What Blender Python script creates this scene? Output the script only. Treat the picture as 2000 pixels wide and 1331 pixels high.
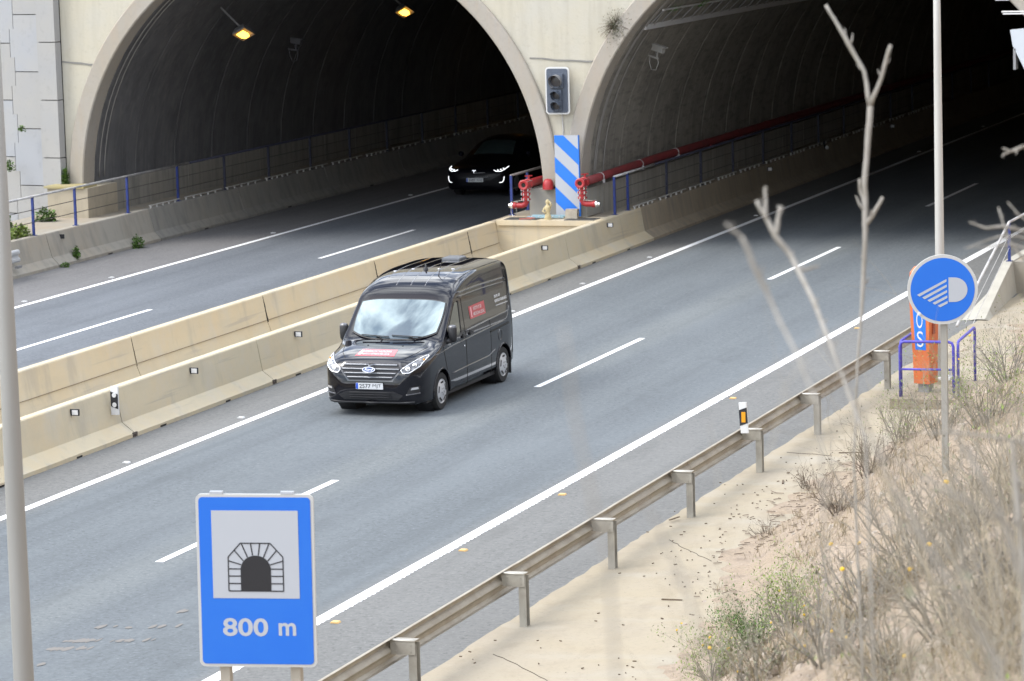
import bpy, bmesh, math, random
import numpy as np
from mathutils import Vector, Matrix, noise as mnoise

# ------------------------------------------------------------------ clear
for o in list(bpy.data.objects):
    bpy.data.objects.remove(o)
SC = bpy.context.scene
COL = SC.collection
R = math.radians

# ------------------------------------------------------------------ camera
FPX = 6747.74                      # focal length in pixels of a 2000 px wide frame
CAM = Vector((24.932, -57.399, 9.709))
FW = Vector((-0.33375814, 0.93265512, -0.13696688))
RT = Vector((0.94246378, 0.33310295, -0.02836292))
UP = Vector((-0.01917125, 0.13855268, 0.99016949))
cd = bpy.data.cameras.new('camera')
cam = bpy.data.objects.new('camera', cd)
COL.objects.link(cam)
cam.matrix_world = Matrix(((RT.x, UP.x, -FW.x, CAM.x), (RT.y, UP.y, -FW.y, CAM.y), (RT.z, UP.z, -FW.z, CAM.z), (0, 0, 0, 1)))
cd.sensor_width = 36.0
cd.lens = FPX / 2000 * 36
cd.clip_start = 0.2
cd.clip_end = 6000
cd.dof.use_dof = True
cd.dof.focus_distance = 46.0
cd.dof.aperture_fstop = 5.6
SC.camera = cam

# ------------------------------------------------------------------ world, sun, exposure
SUN_EL, SUN_AZ = R(50), R(238)     # azimuth measured from +Y towards +X
w = bpy.data.worlds.new('World')
SC.world = w
w.use_nodes = True
nt = w.node_tree
nt.nodes.clear()
N = nt.nodes.new
out = N('ShaderNodeOutputWorld')
bg = N('ShaderNodeBackground')
sky = N('ShaderNodeTexSky')
sky.sky_type = 'NISHITA'
sky.sun_disc = False
sky.sun_elevation = SUN_EL
sky.sun_rotation = SUN_AZ
sky.air_density = 1.0
sky.dust_density = 1.5
tc = N('ShaderNodeTexCoord')
mp = N('ShaderNodeMapping')
mp.inputs['Scale'].default_value = (1.0, 1.0, 1.6)
mp.inputs['Location'].default_value = (3.1, 1.4, 0.2)
nz = N('ShaderNodeTexNoise')
nz.inputs['Scale'].default_value = 5.0
nz.inputs['Detail'].default_value = 9
nz.inputs['Roughness'].default_value = 0.56
nz.inputs['Distortion'].default_value = 0.5
rp = N('ShaderNodeValToRGB')
rp.color_ramp.elements[0].position = 0.44
rp.color_ramp.elements[0].color = (0.12, 0.12, 0.12, 1)
rp.color_ramp.elements[1].position = 0.55
nz2 = N('ShaderNodeTexNoise')
nz2.inputs['Scale'].default_value = 7.0
nz2.inputs['Detail'].default_value = 6
rp2 = N('ShaderNodeValToRGB')
rp2.color_ramp.elements[0].position = 0.40
rp2.color_ramp.elements[0].color = (5.0, 5.6, 6.8, 1)
rp2.color_ramp.elements[1].position = 0.64
rp2.color_ramp.elements[1].color = (17.5, 18.0, 18.4, 1)
mx = N('ShaderNodeMix')
mx.data_type = 'RGBA'
L = nt.links.new
L(tc.outputs['Generated'], mp.inputs['Vector'])
L(mp.outputs['Vector'], nz.inputs['Vector'])
L(mp.outputs['Vector'], nz2.inputs['Vector'])
L(nz.outputs['Fac'], rp.inputs['Fac'])
L(nz2.outputs['Fac'], rp2.inputs['Fac'])
L(rp.outputs['Color'], mx.inputs[0])
L(sky.outputs['Color'], mx.inputs[6])
L(rp2.outputs['Color'], mx.inputs[7])
L(mx.outputs[2], bg.inputs['Color'])
L(bg.outputs['Background'], out.inputs['Surface'])
bg.inputs['Strength'].default_value = 0.10
sl = bpy.data.lights.new('sun', 'SUN')
sun = bpy.data.objects.new('sun', sl)
COL.objects.link(sun)
sl.energy = 1.0
sl.angle = R(28)
sl.color = (1.0, 0.955, 0.88)
sdir = Vector((math.sin(SUN_AZ) * math.cos(SUN_EL), math.cos(SUN_AZ) * math.cos(SUN_EL), math.sin(SUN_EL)))
sun.rotation_euler = (-sdir).to_track_quat('-Z', 'Y').to_euler()
SC.view_settings.view_transform = 'Standard'
SC.view_settings.look = 'None'
SC.view_settings.gamma = 1
SC.view_settings.exposure = 1.60
SC.view_settings.use_curve_mapping = False
SC.render.engine = 'CYCLES'
SC.cycles.use_denoising = True
SC.cycles.max_bounces = 8
SC.cycles.diffuse_bounces = 4
SC.cycles.glossy_bounces = 4
SC.cycles.sample_clamp_indirect = 6


def at(px, py, t):
    """pixel of the 2000 px photo and depth along the view -> world point"""
    return CAM + (FW + RT * ((px - 1000) / FPX) - UP * ((py - 665.5) / FPX)) * t


# ------------------------------------------------------------------ materials
def lin(r, g, b):
    f = lambda c: (c / 255 / 12.92) if c <= 10 else ((c / 255 + 0.055) / 1.055) ** 2.4
    return (f(r), f(g), f(b))


def mat(name, col, rough=0.7, metal=0.0, spec=0.5, coat=0.0, var=(), bump=(), emit=None, trans=0.0, ior=1.45):
    """var: list of (scale xyz, amount, col2, lo, hi); bump: (scale, strength, distance)"""
    m = bpy.data.materials.new(name)
    m.use_nodes = True
    t = m.node_tree
    b = t.nodes['Principled BSDF']
    b.inputs['Roughness'].default_value = rough
    b.inputs['Metallic'].default_value = metal
    b.inputs['Specular IOR Level'].default_value = spec
    b.inputs['IOR'].default_value = ior
    b.inputs['Coat Weight'].default_value = coat
    b.inputs['Coat Roughness'].default_value = 0.02
    b.inputs['Transmission Weight'].default_value = trans
    b.inputs['Base Color'].default_value = (*col, 1)
    if emit:
        b.inputs['Emission Color'].default_value = (*emit[0], 1)
        b.inputs['Emission Strength'].default_value = emit[1]
    geo = t.nodes.new('ShaderNodeNewGeometry') if (var or bump) else None
    prev = None
    for sc, amt, c2, lo, hi in var:
        mpn = t.nodes.new('ShaderNodeMapping')
        mpn.inputs['Scale'].default_value = sc if hasattr(sc, '__len__') else (sc, sc, sc)
        n = t.nodes.new('ShaderNodeTexNoise')
        n.inputs['Scale'].default_value = 1.0
        n.inputs['Detail'].default_value = 5
        n.inputs['Roughness'].default_value = 0.6
        r = t.nodes.new('ShaderNodeMapRange')
        r.inputs[1].default_value = lo
        r.inputs[2].default_value = hi
        r.inputs[4].default_value = amt
        x = t.nodes.new('ShaderNodeMix')
        x.data_type = 'RGBA'
        t.links.new(geo.outputs['Position'], mpn.inputs['Vector'])
        t.links.new(mpn.outputs['Vector'], n.inputs['Vector'])
        t.links.new(n.outputs['Fac'], r.inputs[0])
        t.links.new(r.outputs[0], x.inputs[0])
        if prev is None:
            x.inputs[6].default_value = (*col, 1)
        else:
            t.links.new(prev, x.inputs[6])
        x.inputs[7].default_value = (*c2, 1)
        prev = x.outputs[2]
    if prev is not None:
        t.links.new(prev, b.inputs['Base Color'])
    if bump:
        sc, st, di = bump
        n = t.nodes.new('ShaderNodeTexNoise')
        n.inputs['Scale'].default_value = sc
        n.inputs['Detail'].default_value = 6
        bp = t.nodes.new('ShaderNodeBump')
        bp.inputs['Strength'].default_value = st
        bp.inputs['Distance'].default_value = di
        t.links.new(geo.outputs['Position'], n.inputs['Vector'])
        t.links.new(n.outputs['Fac'], bp.inputs['Height'])
        t.links.new(bp.outputs['Normal'], b.inputs['Normal'])
    return m


def asphalt(name, base, lanes):
    """worn asphalt: grain, blotches, and wheel tracks that run along the road (world X bands)"""
    m = mat(name, base, 0.85, spec=0.35, var=[
        (9.0, 0.5, tuple(c * 0.72 for c in base), 0.42, 0.62),
        ((17, 17, 17), 0.75, tuple(c * 1.7 for c in base), 0.56, 0.72),
        ((14, 14, 14), 0.75, tuple(c * 0.5 for c in base), 0.53, 0.68),
        ((0.5, 0.12, 1), 0.40, tuple(c * 1.25 for c in base), 0.45, 0.7),
        ((3.0, 0.05, 1), 0.45, tuple(c * 0.74 for c in base), 0.5, 0.68),
        ((1.1, 0.35, 1), 0.35, tuple(c * 0.70 for c in base), 0.57, 0.66), ((0.9, 2.2, 1), 0.22, tuple(c * 1.3 for c in base), 0.58, 0.66)],
        bump=(60, 0.25, 0.01))
    t = m.node_tree
    b = t.nodes['Principled BSDF']
    src = b.inputs['Base Color'].links[0].from_socket
    geo = t.nodes.new('ShaderNodeNewGeometry')
    sp = t.nodes.new('ShaderNodeSeparateXYZ')
    t.links.new(geo.outputs['Position'], sp.inputs[0])
    prev = src
    for x0, x1, soft, c2, amt in lanes:
        a = t.nodes.new('ShaderNodeMapRange')
        a.interpolation_type = 'SMOOTHSTEP'
        a.inputs[1].default_value = x0 - soft
        a.inputs[2].default_value = x0 + soft
        d = t.nodes.new('ShaderNodeMapRange')
        d.interpolation_type = 'SMOOTHSTEP'
        d.inputs[1].default_value = x1 - soft
        d.inputs[2].default_value = x1 + soft
        d.inputs[3].default_value = amt
        d.inputs[4].default_value = 0
        mu = t.nodes.new('ShaderNodeMath')
        mu.operation = 'MULTIPLY'
        t.links.new(sp.outputs['X'], a.inputs[0])
        t.links.new(sp.outputs['X'], d.inputs[0])
        t.links.new(a.outputs[0], mu.inputs[0])
        t.links.new(d.outputs[0], mu.inputs[1])
        x = t.nodes.new('ShaderNodeMix')
        x.data_type = 'RGBA'
        x.blend_type = 'MULTIPLY'
        t.links.new(mu.outputs[0], x.inputs[0])
        t.links.new(prev, x.inputs[6])
        x.inputs[7].default_value = (*c2, 1)
        prev = x.outputs[2]
    t.links.new(prev, b.inputs['Base Color'])
    return m


A0 = (0.146, 0.146, 0.141)
BL = (0.815, 0.905, 1.0)
TR = (0.93, 0.93, 0.935)
M_ASPH = asphalt('asphalt_main', A0, [
    (0.15, 7.45, 0.25, BL, 1.0), (0.75, 1.45, 0.3, TR, 1.0), (2.5, 3.2, 0.3, TR, 1.0),
    (4.5, 5.2, 0.3, TR, 1.0), (6.2, 6.9, 0.3, TR, 1.0), (3.4, 4.3, 0.3, (1.12, 1.1, 1.06), 1.0)])
M_ASPH2 = asphalt('asphalt_far', (0.150, 0.147, 0.147), [
    (-11.85, -5.3, 0.25, BL, 1.0), (-11.4, -10.7, 0.3, TR, 1.0), (-9.7, -9.0, 0.3, TR, 1.0), (-7.9, -7.2, 0.3, TR, 1.0)])
M_PAINT = mat('road_paint', (0.82, 0.82, 0.82), 0.6, var=[(6, 0.35, (0.55, 0.55, 0.55), 0.5, 0.75), (30, 0.3, (0.5, 0.5, 0.5), 0.58, 0.7)], bump=(25, 0.2, 0.01))
CON = (0.475, 0.41, 0.29)
M_BARR = mat('barrier_concrete', CON, 0.85, var=[
    (0.8, 0.6, (0.50, 0.395, 0.245), 0.42, 0.66), ((6, 2.2, 0.5), 0.28, (0.37, 0.34, 0.28), 0.48, 0.72),
    (22, 0.22, (0.33, 0.30, 0.24), 0.55, 0.75), (1.7, 0.4, (0.44, 0.415, 0.36), 0.5, 0.7), ((.5, .35, 2.2), .35, (.40, .35, .26), .5, .62), ((2.2, 1.5, .16), .5, (.31, .285, .235), .56, .68), ((.6, .22, 7), .45, (.29, .27, .235), .60, .68)], bump=(30, 0.15, 0.01))
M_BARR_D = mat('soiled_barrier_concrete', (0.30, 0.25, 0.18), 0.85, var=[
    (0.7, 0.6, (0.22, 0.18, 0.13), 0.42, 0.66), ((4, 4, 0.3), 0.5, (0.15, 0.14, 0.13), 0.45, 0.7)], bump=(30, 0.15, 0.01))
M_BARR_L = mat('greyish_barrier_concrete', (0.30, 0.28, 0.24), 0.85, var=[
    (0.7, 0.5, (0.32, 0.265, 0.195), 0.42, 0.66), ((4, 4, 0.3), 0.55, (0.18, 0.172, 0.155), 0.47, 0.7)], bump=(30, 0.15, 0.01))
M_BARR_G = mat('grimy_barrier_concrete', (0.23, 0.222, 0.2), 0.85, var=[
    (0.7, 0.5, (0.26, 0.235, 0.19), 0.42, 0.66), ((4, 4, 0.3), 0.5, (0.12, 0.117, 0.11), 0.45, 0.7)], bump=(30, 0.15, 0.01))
M_PORTAL = mat('portal_concrete', (0.43, 0.398, 0.32), 0.85, var=[
    (0.9, 0.5, (0.415, 0.405, 0.37), 0.4, 0.65), ((4, 4, 0.4), 0.40, (0.31, 0.285, 0.235), 0.48, 0.72), (9, 0.25, (0.27, 0.255, 0.22), 0.55, 0.75)], bump=(14, 0.25, 0.02))
M_RING = mat('ring_concrete', (0.31, 0.28, 0.235), 0.85, var=[
    (0.8, 0.6, (0.33, 0.31, 0.285), 0.4, 0.65), ((5, 5, 0.5), 0.4, (0.35, 0.28, 0.21), 0.48, 0.7), (8, 0.35, (0.22, 0.21, 0.19), 0.52, 0.75)], bump=(20, 0.2, 0.02))
M_PANEL = mat('panel_concrete', (0.285, 0.295, 0.315), 0.8, var=[
    (0.7, 0.6, (0.31, 0.305, 0.295), 0.42, 0.62), (6, 0.35, (0.2, 0.205, 0.21), 0.56, 0.75)], bump=(20, 0.1, 0.01))
M_PANEL2 = mat('panel_concrete_warm', (0.295, 0.29, 0.28), 0.8, var=[
    (0.7, 0.6, (0.27, 0.275, 0.285), 0.42, 0.62), (6, 0.35, (0.2, 0.2, 0.195), 0.56, 0.75)], bump=(20, 0.1, 0.01))
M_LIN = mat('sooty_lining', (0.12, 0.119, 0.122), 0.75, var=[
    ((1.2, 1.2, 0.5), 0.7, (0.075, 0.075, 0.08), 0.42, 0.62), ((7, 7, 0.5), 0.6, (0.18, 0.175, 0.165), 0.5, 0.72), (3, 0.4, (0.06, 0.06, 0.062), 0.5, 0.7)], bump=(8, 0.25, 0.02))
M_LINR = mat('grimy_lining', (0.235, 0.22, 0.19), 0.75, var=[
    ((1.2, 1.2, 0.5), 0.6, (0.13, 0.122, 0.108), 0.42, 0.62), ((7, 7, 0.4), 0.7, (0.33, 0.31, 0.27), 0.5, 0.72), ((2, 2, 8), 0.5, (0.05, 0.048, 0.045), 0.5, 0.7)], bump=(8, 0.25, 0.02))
M_SEAL = mat('joint_sealant', (0.42, 0.40, 0.34), 0.8, var=[((1.2, 1.2, 1.2), 0.6, (0.12, 0.115, 0.105), 0.5, 0.65)])
M_KICK = mat('kicker_concrete', (0.25, 0.238, 0.21), 0.85, var=[
    ((5, 5, 0.5), 0.6, (0.10, 0.097, 0.09), 0.45, 0.68), (1.0, 0.5, (0.29, 0.265, 0.22), 0.45, 0.65)], bump=(15, 0.2, 0.01))
M_WALK = mat('walkway_concrete', (0.27, 0.245, 0.2), 0.9, var=[(0.9, 0.6, (0.29, 0.23, 0.16), 0.42, 0.62), (5, 0.4, (0.17, 0.155, 0.135), 0.52, 0.72)], bump=(25, 0.2, 0.01))
M_APRON = mat('apron_concrete', (0.30, 0.255, 0.182), 0.9, var=[
    (0.45, 0.6, (0.30, 0.262, 0.205), 0.42, 0.62), ((1.5, 0.8, 1), 0.5, (0.235, 0.2, 0.15), 0.5, 0.7), (11, 0.35, (0.2, 0.17, 0.13), 0.55, 0.72), ((0.35, .9, 1), .5, (.325,.30,.25), .52, .66), ((2.2, 1.1, 1), .45, (.225, .185, .132), .54, .68), ((26, 26, 26), .5, (.16, .13, .1), .6, .7)], bump=(18, 0.3, 0.01))
M_SOIL = mat('sandy_soil', (0.275, 0.215, 0.152), 0.95, var=[
    (0.8, 0.7, (0.29, 0.23, 0.175), 0.4, 0.62), (3.5, 0.6, (0.175, 0.135, 0.10), 0.48, 0.66), (14, 0.6, (0.36, 0.30, 0.24), 0.55, 0.68), (30, 0.5, (0.10, 0.075, 0.055), 0.56, 0.7)], bump=(9, 0.9, 0.06))
M_STONE = mat('stone', (0.31, 0.25, 0.195), 0.9, var=[(5, 0.6, (0.36, 0.325, 0.28), 0.45, 0.6), (12, 0.4, (0.2, 0.135, 0.1), 0.5, 0.7)], bump=(18, 0.5, 0.03))
M_GALV = mat('galvanised_steel', (0.36, 0.325, 0.265), 0.5, metal=0.35, var=[(3, 0.6, (0.25, 0.205, 0.155), 0.42, 0.65), ((12, 1.2, 12), 0.4, (0.17, 0.145, 0.115), 0.5, 0.7)])
M_GALVP = mat('post_steel', (0.33, 0.31, 0.265), 0.6, metal=0.2, var=[(4, 0.5, (0.2, 0.18, 0.155), 0.45, 0.65)])
M_LAMP = mat('lamp_post_paint', (0.44, 0.432, 0.405), 0.45, metal=0.2, var=[((3, 3, 0.5), 0.3, (0.30, 0.29, 0.265), 0.45, 0.7)])
M_BLUE = mat('sign_blue', lin(30, 98, 192), 0.4, spec=0.4, var=[((2, 2, 2), 0.3, lin(42, 108, 194), 0.45, 0.65)])
M_BLUE2 = mat('chevron_blue', lin(40, 110, 200), 0.4, spec=0.4)
M_SIGNW = mat('sign_white', (0.36, 0.38, 0.415), 0.4, spec=0.4)
M_SIGNE = mat('sign_edge', (0.42, 0.42, 0.41), 0.4)
M_BLACK = mat('matt_black', (0.012, 0.012, 0.015), 0.6)
M_DARK = mat('dark_gap', (0.02, 0.018, 0.015), 0.9)
M_WHITE = mat('white_plastic', (0.56, 0.56, 0.555), 0.4)
M_YEL = mat('amber_reflector', (0.62, 0.27, 0.01), 0.3)
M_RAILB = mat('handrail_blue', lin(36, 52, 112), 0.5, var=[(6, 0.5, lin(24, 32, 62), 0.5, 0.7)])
M_RAIL_SHADE = mat('shaded_handrail', (.028, .03, .05), .7)  # near-black rail colour: the tunnel shade is painted in
M_RAILP = mat('guard_blue', lin(72, 68, 165), 0.5, var=[(14, 0.5, lin(72, 68, 118), 0.5, 0.66)])
M_RAILW = mat('handrail_pale', (0.46, 0.45, 0.44), 0.5, var=[(4, 0.6, (0.20, 0.2, 0.22), 0.45, 0.65)])
M_CABLE = mat('dark_cable', (0.06, 0.055, 0.05), 0.6)
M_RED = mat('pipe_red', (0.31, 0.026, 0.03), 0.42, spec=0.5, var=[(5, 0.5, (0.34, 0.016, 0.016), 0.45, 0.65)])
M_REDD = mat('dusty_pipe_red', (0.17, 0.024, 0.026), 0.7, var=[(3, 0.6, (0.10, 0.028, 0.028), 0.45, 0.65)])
M_CHROME = mat('bright_metal', (0.75, 0.75, 0.75), 0.2, metal=0.9)
M_ORANGE = mat('sos_orange', (0.52, 0.135, 0.042), 0.45, var=[(5, 0.4, (0.42, 0.11, 0.045), 0.45, 0.65)])
M_CAR = mat('black_paint', (0.004, 0.004, 0.007), 0.06, spec=0.18, coat=0.62)
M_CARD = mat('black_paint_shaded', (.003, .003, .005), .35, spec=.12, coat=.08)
M_TRIM = mat('black_trim', (0.018, 0.018, 0.020), 0.5)
M_GLASS = mat('windscreen_glass', (0.010, 0.020, 0.024), 0.015, spec=0.5, ior=2.7, coat=0.0)
M_GLASS.node_tree.nodes['Principled BSDF'].inputs['Specular Tint'].default_value = (0.80, 0.94, 1.0, 1)
M_GLASS2 = mat('side_glass', (0.03, 0.04, 0.034), 0.04, spec=0.5, ior=1.7, coat=0.3)
M_LENS = mat('headlamp_lens', (0.17, 0.17, 0.18), 0.12, metal=0.5, coat=1.0, var=[((14, 14, 14), 0.9, (0.04, 0.04, 0.045), 0.45, 0.58)])
M_HUB = mat('hubcap_silver', (0.52, 0.53, 0.55), 0.35, metal=0.4)
M_TYRE = mat('tyre_rubber', (0.018, 0.018, 0.018), 0.8)
M_DECAL = mat('red_decal', (0.42, 0.022, 0.04), 0.35, coat=0.5)
M_FORD = mat('badge_blue', (0.015, 0.04, 0.16), 0.3, coat=0.5)
M_PLATE = mat('plate_white', (0.5, 0.515, 0.53), 0.4)
M_EU = mat('plate_blue', (0.01, 0.07, 0.45), 0.4)
M_SODIUM = mat('sodium_lens', (0.8, 0.5, 0.1), 0.4, emit=((1.0, 0.47, 0.06), 2.0))
M_CARLED = mat('led_strip', (0.8, 0.8, 0.8), 0.3, emit=((0.92, 0.96, 1.0), 0.7))
M_BLINK = mat('lamp_reflection_amber', (0.8, 0.35, 0.05), 0.4, emit=((1.0, 0.45, 0.1), 0.8))
M_TL = mat('signal_housing', (0.075, 0.09, 0.12), 0.55, var=[(8, 0.5, (0.05, 0.06, 0.085), 0.45, 0.65)])
M_TLG = mat('signal_lens', (0.05, 0.045, 0.045), 0.25)
M_GREY = mat('dull_grey_metal', (0.24, 0.24, 0.245), 0.5, metal=0.3)
M_TWIG = mat('dead_twig', (0.235, 0.205, 0.155), 0.9, var=[((1.3, 1.3, 1.3), 0.7, (0.17, 0.162, 0.15), 0.42, 0.58), ((8, 8, 8), 0.6, (0.31, 0.28, 0.225), 0.45, 0.65)])
M_TWIG2 = mat('brown_twig', (0.115, 0.085, 0.062), 0.9, var=[((8, 8, 8), 0.6, (0.19, 0.16, 0.125), 0.45, 0.65)])
M_STALK = mat('pale_stalk', (0.25, 0.235, 0.21), 0.85, var=[((20, 20, 9), 0.6, (0.155, 0.135, 0.105), 0.45, 0.65)])
M_STRAW = mat('straw', (0.28, 0.225, 0.135), 0.9, var=[((3, 3, 3), 0.6, (0.15, 0.125, 0.09), 0.45, 0.6)])
M_STRAWL = mat('pale_straw', (0.33, 0.285, 0.205), 0.9, var=[((3, 3, 3), 0.6, (0.24, 0.2, 0.14), 0.45, 0.6)])
M_LEAF = mat('leaf_green', (0.075, 0.15, 0.022), 0.7, var=[((9, 9, 9), 0.7, (0.035, 0.065, 0.016), 0.42, 0.6)])
M_LEAF2 = mat('leaf_light', (0.165, 0.225, 0.04), 0.7, var=[((9, 9, 9), 0.6, (0.075, 0.11, 0.03), 0.42, 0.6)])
M_LEAFD = mat('leaf_grey', (0.15, 0.155, 0.09), 0.8, var=[((9, 9, 9), 0.6, (0.16, 0.145, 0.1), 0.42, 0.6)])
M_FLOWER = mat('yellow_flower', (0.55, 0.34, 0.02), 0.7)
M_BONE = mat('ochre_plaster', (0.42, 0.35, 0.2), 0.7)
M_AQUA = mat('pale_blue_plastic', (0.26, 0.38, 0.42), 0.5)
M_CLAY = mat('brick_red', (0.32, 0.11, 0.085), 0.8)
M_GRATE = mat('grate_steel', (0.12, 0.115, 0.105), 0.7, var=[(20, 0.5, (0.07, 0.07, 0.065), 0.45, 0.6)])
M_YSTAIN = mat('yellow_stained_cap', (0.32, 0.265, 0.12), 0.9, var=[(4, 0.6, (0.30, 0.27, 0.18), 0.45, 0.65)])
M_HILL = mat('hill_earth', (0.30, 0.25, 0.17), 0.95, var=[(0.4, 0.6, (0.2, 0.19, 0.1), 0.42, 0.6)])


# ------------------------------------------------------------------ mesh helpers
def basis(d):
    d = Vector(d).normalized()
    a = Vector((0, 0, 1)) if abs(d.z) < 0.9 else Vector((1, 0, 0))
    u = d.cross(a).normalized()
    return u, d.cross(u).normalized(), d


class MB:
    def __init__(s):
        s.v, s.f, s.m = [], [], []

    def add(s, vs, fs, mi=0):
        o = len(s.v)
        s.v += [tuple(p) for p in vs]
        s.f += [tuple(i + o for i in q) for q in fs]
        s.m += [mi] * len(fs)
        return s

    def box(s, x0, x1, y0, y1, z0, z1, mi=0):
        v = [(x, y, z) for z in (z0, z1) for y in (y0, y1) for x in (x0, x1)]
        return s.add(v, [(0, 2, 3, 1), (4, 5, 7, 6), (0, 1, 5, 4), (2, 6, 7, 3), (0, 4, 6, 2), (1, 3, 7, 5)], mi)

    def obox(s, c, ax, ay, az, hx, hy, hz, mi=0):
        c, ax, ay, az = Vector(c), Vector(ax), Vector(ay), Vector(az)
        v = [c + ax * (i * hx) + ay * (j * hy) + az * (k * hz) for k in (-1, 1) for j in (-1, 1) for i in (-1, 1)]
        return s.add(v, [(0, 2, 3, 1), (4, 5, 7, 6), (0, 1, 5, 4), (2, 6, 7, 3), (0, 4, 6, 2), (1, 3, 7, 5)], mi)

    def tube(s, pts, r, n=8, cap=True, mi=0):
        pts = [Vector(p) for p in pts]
        rs = r if hasattr(r, '__len__') else [r] * len(pts)
        vs, fs = [], []
        u = None
        for i, p in enumerate(pts):
            d = (pts[min(i + 1, len(pts) - 1)] - pts[max(i - 1, 0)])
            d = d.normalized() if d.length > 1e-9 else Vector((0, 0, 1))
            if u is None:
                u, vv, _ = basis(d)
            else:
                u = (u - d * u.dot(d))
                u = u.normalized() if u.length > 1e-6 else basis(d)[0]
            vv = d.cross(u)
            for k in range(n):
                a = 2 * math.pi * k / n
                vs.append(p + (u * math.cos(a) + vv * math.sin(a)) * rs[i])
        for i in range(len(pts) - 1):
            for k in range(n):
                a, b = i * n + k, i * n + (k + 1) % n
                fs.append((a, b, b + n, a + n))
        if cap and n > 2:
            fs.append(tuple(range(n))[::-1])
            fs.append(tuple((len(pts) - 1) * n + k for k in range(n)))
        return s.add(vs, fs, mi)

    def cyl(s, a, b, r, n=12, r2=None, mi=0):
        return s.tube([a, b], [r, r if r2 is None else r2], n, True, mi)

    def lathe(s, c, ax, prof, n=20, mi=0):
        """prof: (radius, height along ax)"""
        u, v, d = basis(ax)
        c = Vector(c)
        vs, fs = [], []
        for r, h in prof:
            for k in range(n):
                a = 2 * math.pi * k / n
                vs.append(c + d * h + (u * math.cos(a) + v * math.sin(a)) * r)
        for i in range(len(prof) - 1):
            for k in range(n):
                a, b = i * n + k, i * n + (k + 1) % n
                fs.append((a, b, b + n, a + n))
        return s.add(vs, fs, mi)

    def prism(s, poly, o, ex, ey, ez, depth, mi=0):
        """2D polygon in (ex, ey) at o, extruded by depth along ez"""
        o, ex, ey, ez = Vector(o), Vector(ex), Vector(ey), Vector(ez)
        n = len(poly)
        v = [o + ex * a + ey * b for a, b in poly] + [o + ex * a + ey * b + ez * depth for a, b in poly]
        fs = [tuple(range(n)), tuple(range(2 * n - 1, n - 1, -1))]
        fs += [(i, i + n, (i + 1) % n + n, (i + 1) % n) for i in range(n)]
        return s.add(v, fs, mi)

    def along(s, prof, y0, y1, mi=0, cap=True, dx=0.0):
        """closed profile (x, z) swept along Y"""
        n = len(prof)
        v = [(x, y0, z) for x, z in prof] + [(x + dx, y1, z) for x, z in prof]
        fs = [(i, (i + 1) % n, (i + 1) % n + n, i + n) for i in range(n)]
        if cap:
            fs += [tuple(range(n))[::-1], tuple(range(n, 2 * n))]
        return s.add(v, fs, mi)

    def grid(s, rows, mi=0, closed=False):
        nr, nc = len(rows), len(rows[0])
        v = [p for r in rows for p in r]
        fs = []
        for i in range(nr - 1):
            for j in range(nc - (0 if closed else 1)):
                a, b = i * nc + j, i * nc + (j + 1) % nc
                fs.append((a, b, b + nc, a + nc))
        return s.add(v, fs, mi)

    def build(s, name, m, parent=None, smooth=False, auto=None, fixn=True):
        me = bpy.data.meshes.new(name)
        org = Vector((0, 0, 0))
        if parent is not None:
            org = world_loc(parent)
        v = [(p[0] - org.x, p[1] - org.y, p[2] - org.z) for p in s.v]
        me.from_pydata(v, [], s.f)
        ms = m if isinstance(m, (list, tuple)) else [m]
        for q in ms:
            me.materials.append(q)
        if len(ms) > 1:
            me.polygons.foreach_set('material_index', s.m)
        if fixn:
            bm = bmesh.new()
            bm.from_mesh(me)
            bmesh.ops.recalc_face_normals(bm, faces=bm.faces)
            bm.to_mesh(me)
            bm.free()
        if smooth or auto:
            me.polygons.foreach_set('use_smooth', [True] * len(me.polygons))
            if auto:
                me.set_sharp_from_angle(angle=R(auto))
        me.update()
        o = bpy.data.objects.new(name, me)
        COL.objects.link(o)
        if parent is not None:
            o.parent = parent
        return o


def world_loc(o):
    p = Vector((0, 0, 0))
    while o is not None:
        p = p + o.location
        o = o.parent
    return p


def thing(name, loc, label, cat, group=None):
    o = bpy.data.objects.new(name, None)
    o.empty_display_size = 0.2
    COL.objects.link(o)
    o.location = loc
    o['label'] = label
    o['category'] = cat
    if group:
        o['group'] = group
    return o


def tag(o, label, cat, group=None):
    o['label'] = label
    o['category'] = cat
    if group:
        o['group'] = group
    return o


def struct(o):
    o['kind'] = 'structure'
    return o


def stuff(o):
    o['kind'] = 'stuff'
    return o


_txt = {}


def text_geo(s, bold=0.0):
    k = (s, bold)
    if k not in _txt:
        cu = bpy.data.curves.new('text_curve', 'FONT')
        cu.body = s
        cu.size = 1.0
        cu.resolution_u = 4
        cu.offset = bold
        ob = bpy.data.objects.new('text_curve', cu)
        COL.objects.link(ob)
        bpy.context.view_layer.update()
        dg = bpy.context.evaluated_depsgraph_get()
        me = bpy.data.meshes.new_from_object(ob.evaluated_get(dg))
        vs = [(v.co.x, v.co.y) for v in me.vertices]
        fs = [tuple(p.vertices) for p in me.polygons]
        bpy.data.objects.remove(ob)
        bpy.data.curves.remove(cu)
        bpy.data.meshes.remove(me)
        xs = [a for a, b in vs]
        ys = [b for a, b in vs]
        x0, x1, y0, y1 = min(xs), max(xs), min(ys), max(ys)
        _txt[k] = ([((a - x0) / (x1 - x0), (b - y0) / (y1 - y0)) for a, b in vs], fs)
    return _txt[k]


def put_text(mb, s, fn, bold=0.0, mi=0):
    """fn(u, v) in the unit box of the word -> world point"""
    vs, fs = text_geo(s, bold)
    mb.add([fn(a, b) for a, b in vs], fs, mi)


# ================================================================== SETTING
XL, XR = 3.99, -9.85           # tunnel axes (right carriageway, left carriageway)
ZC, RI, RO = 1.5, 6.40, 6.84
YP = 24.6                      # portal face


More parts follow.
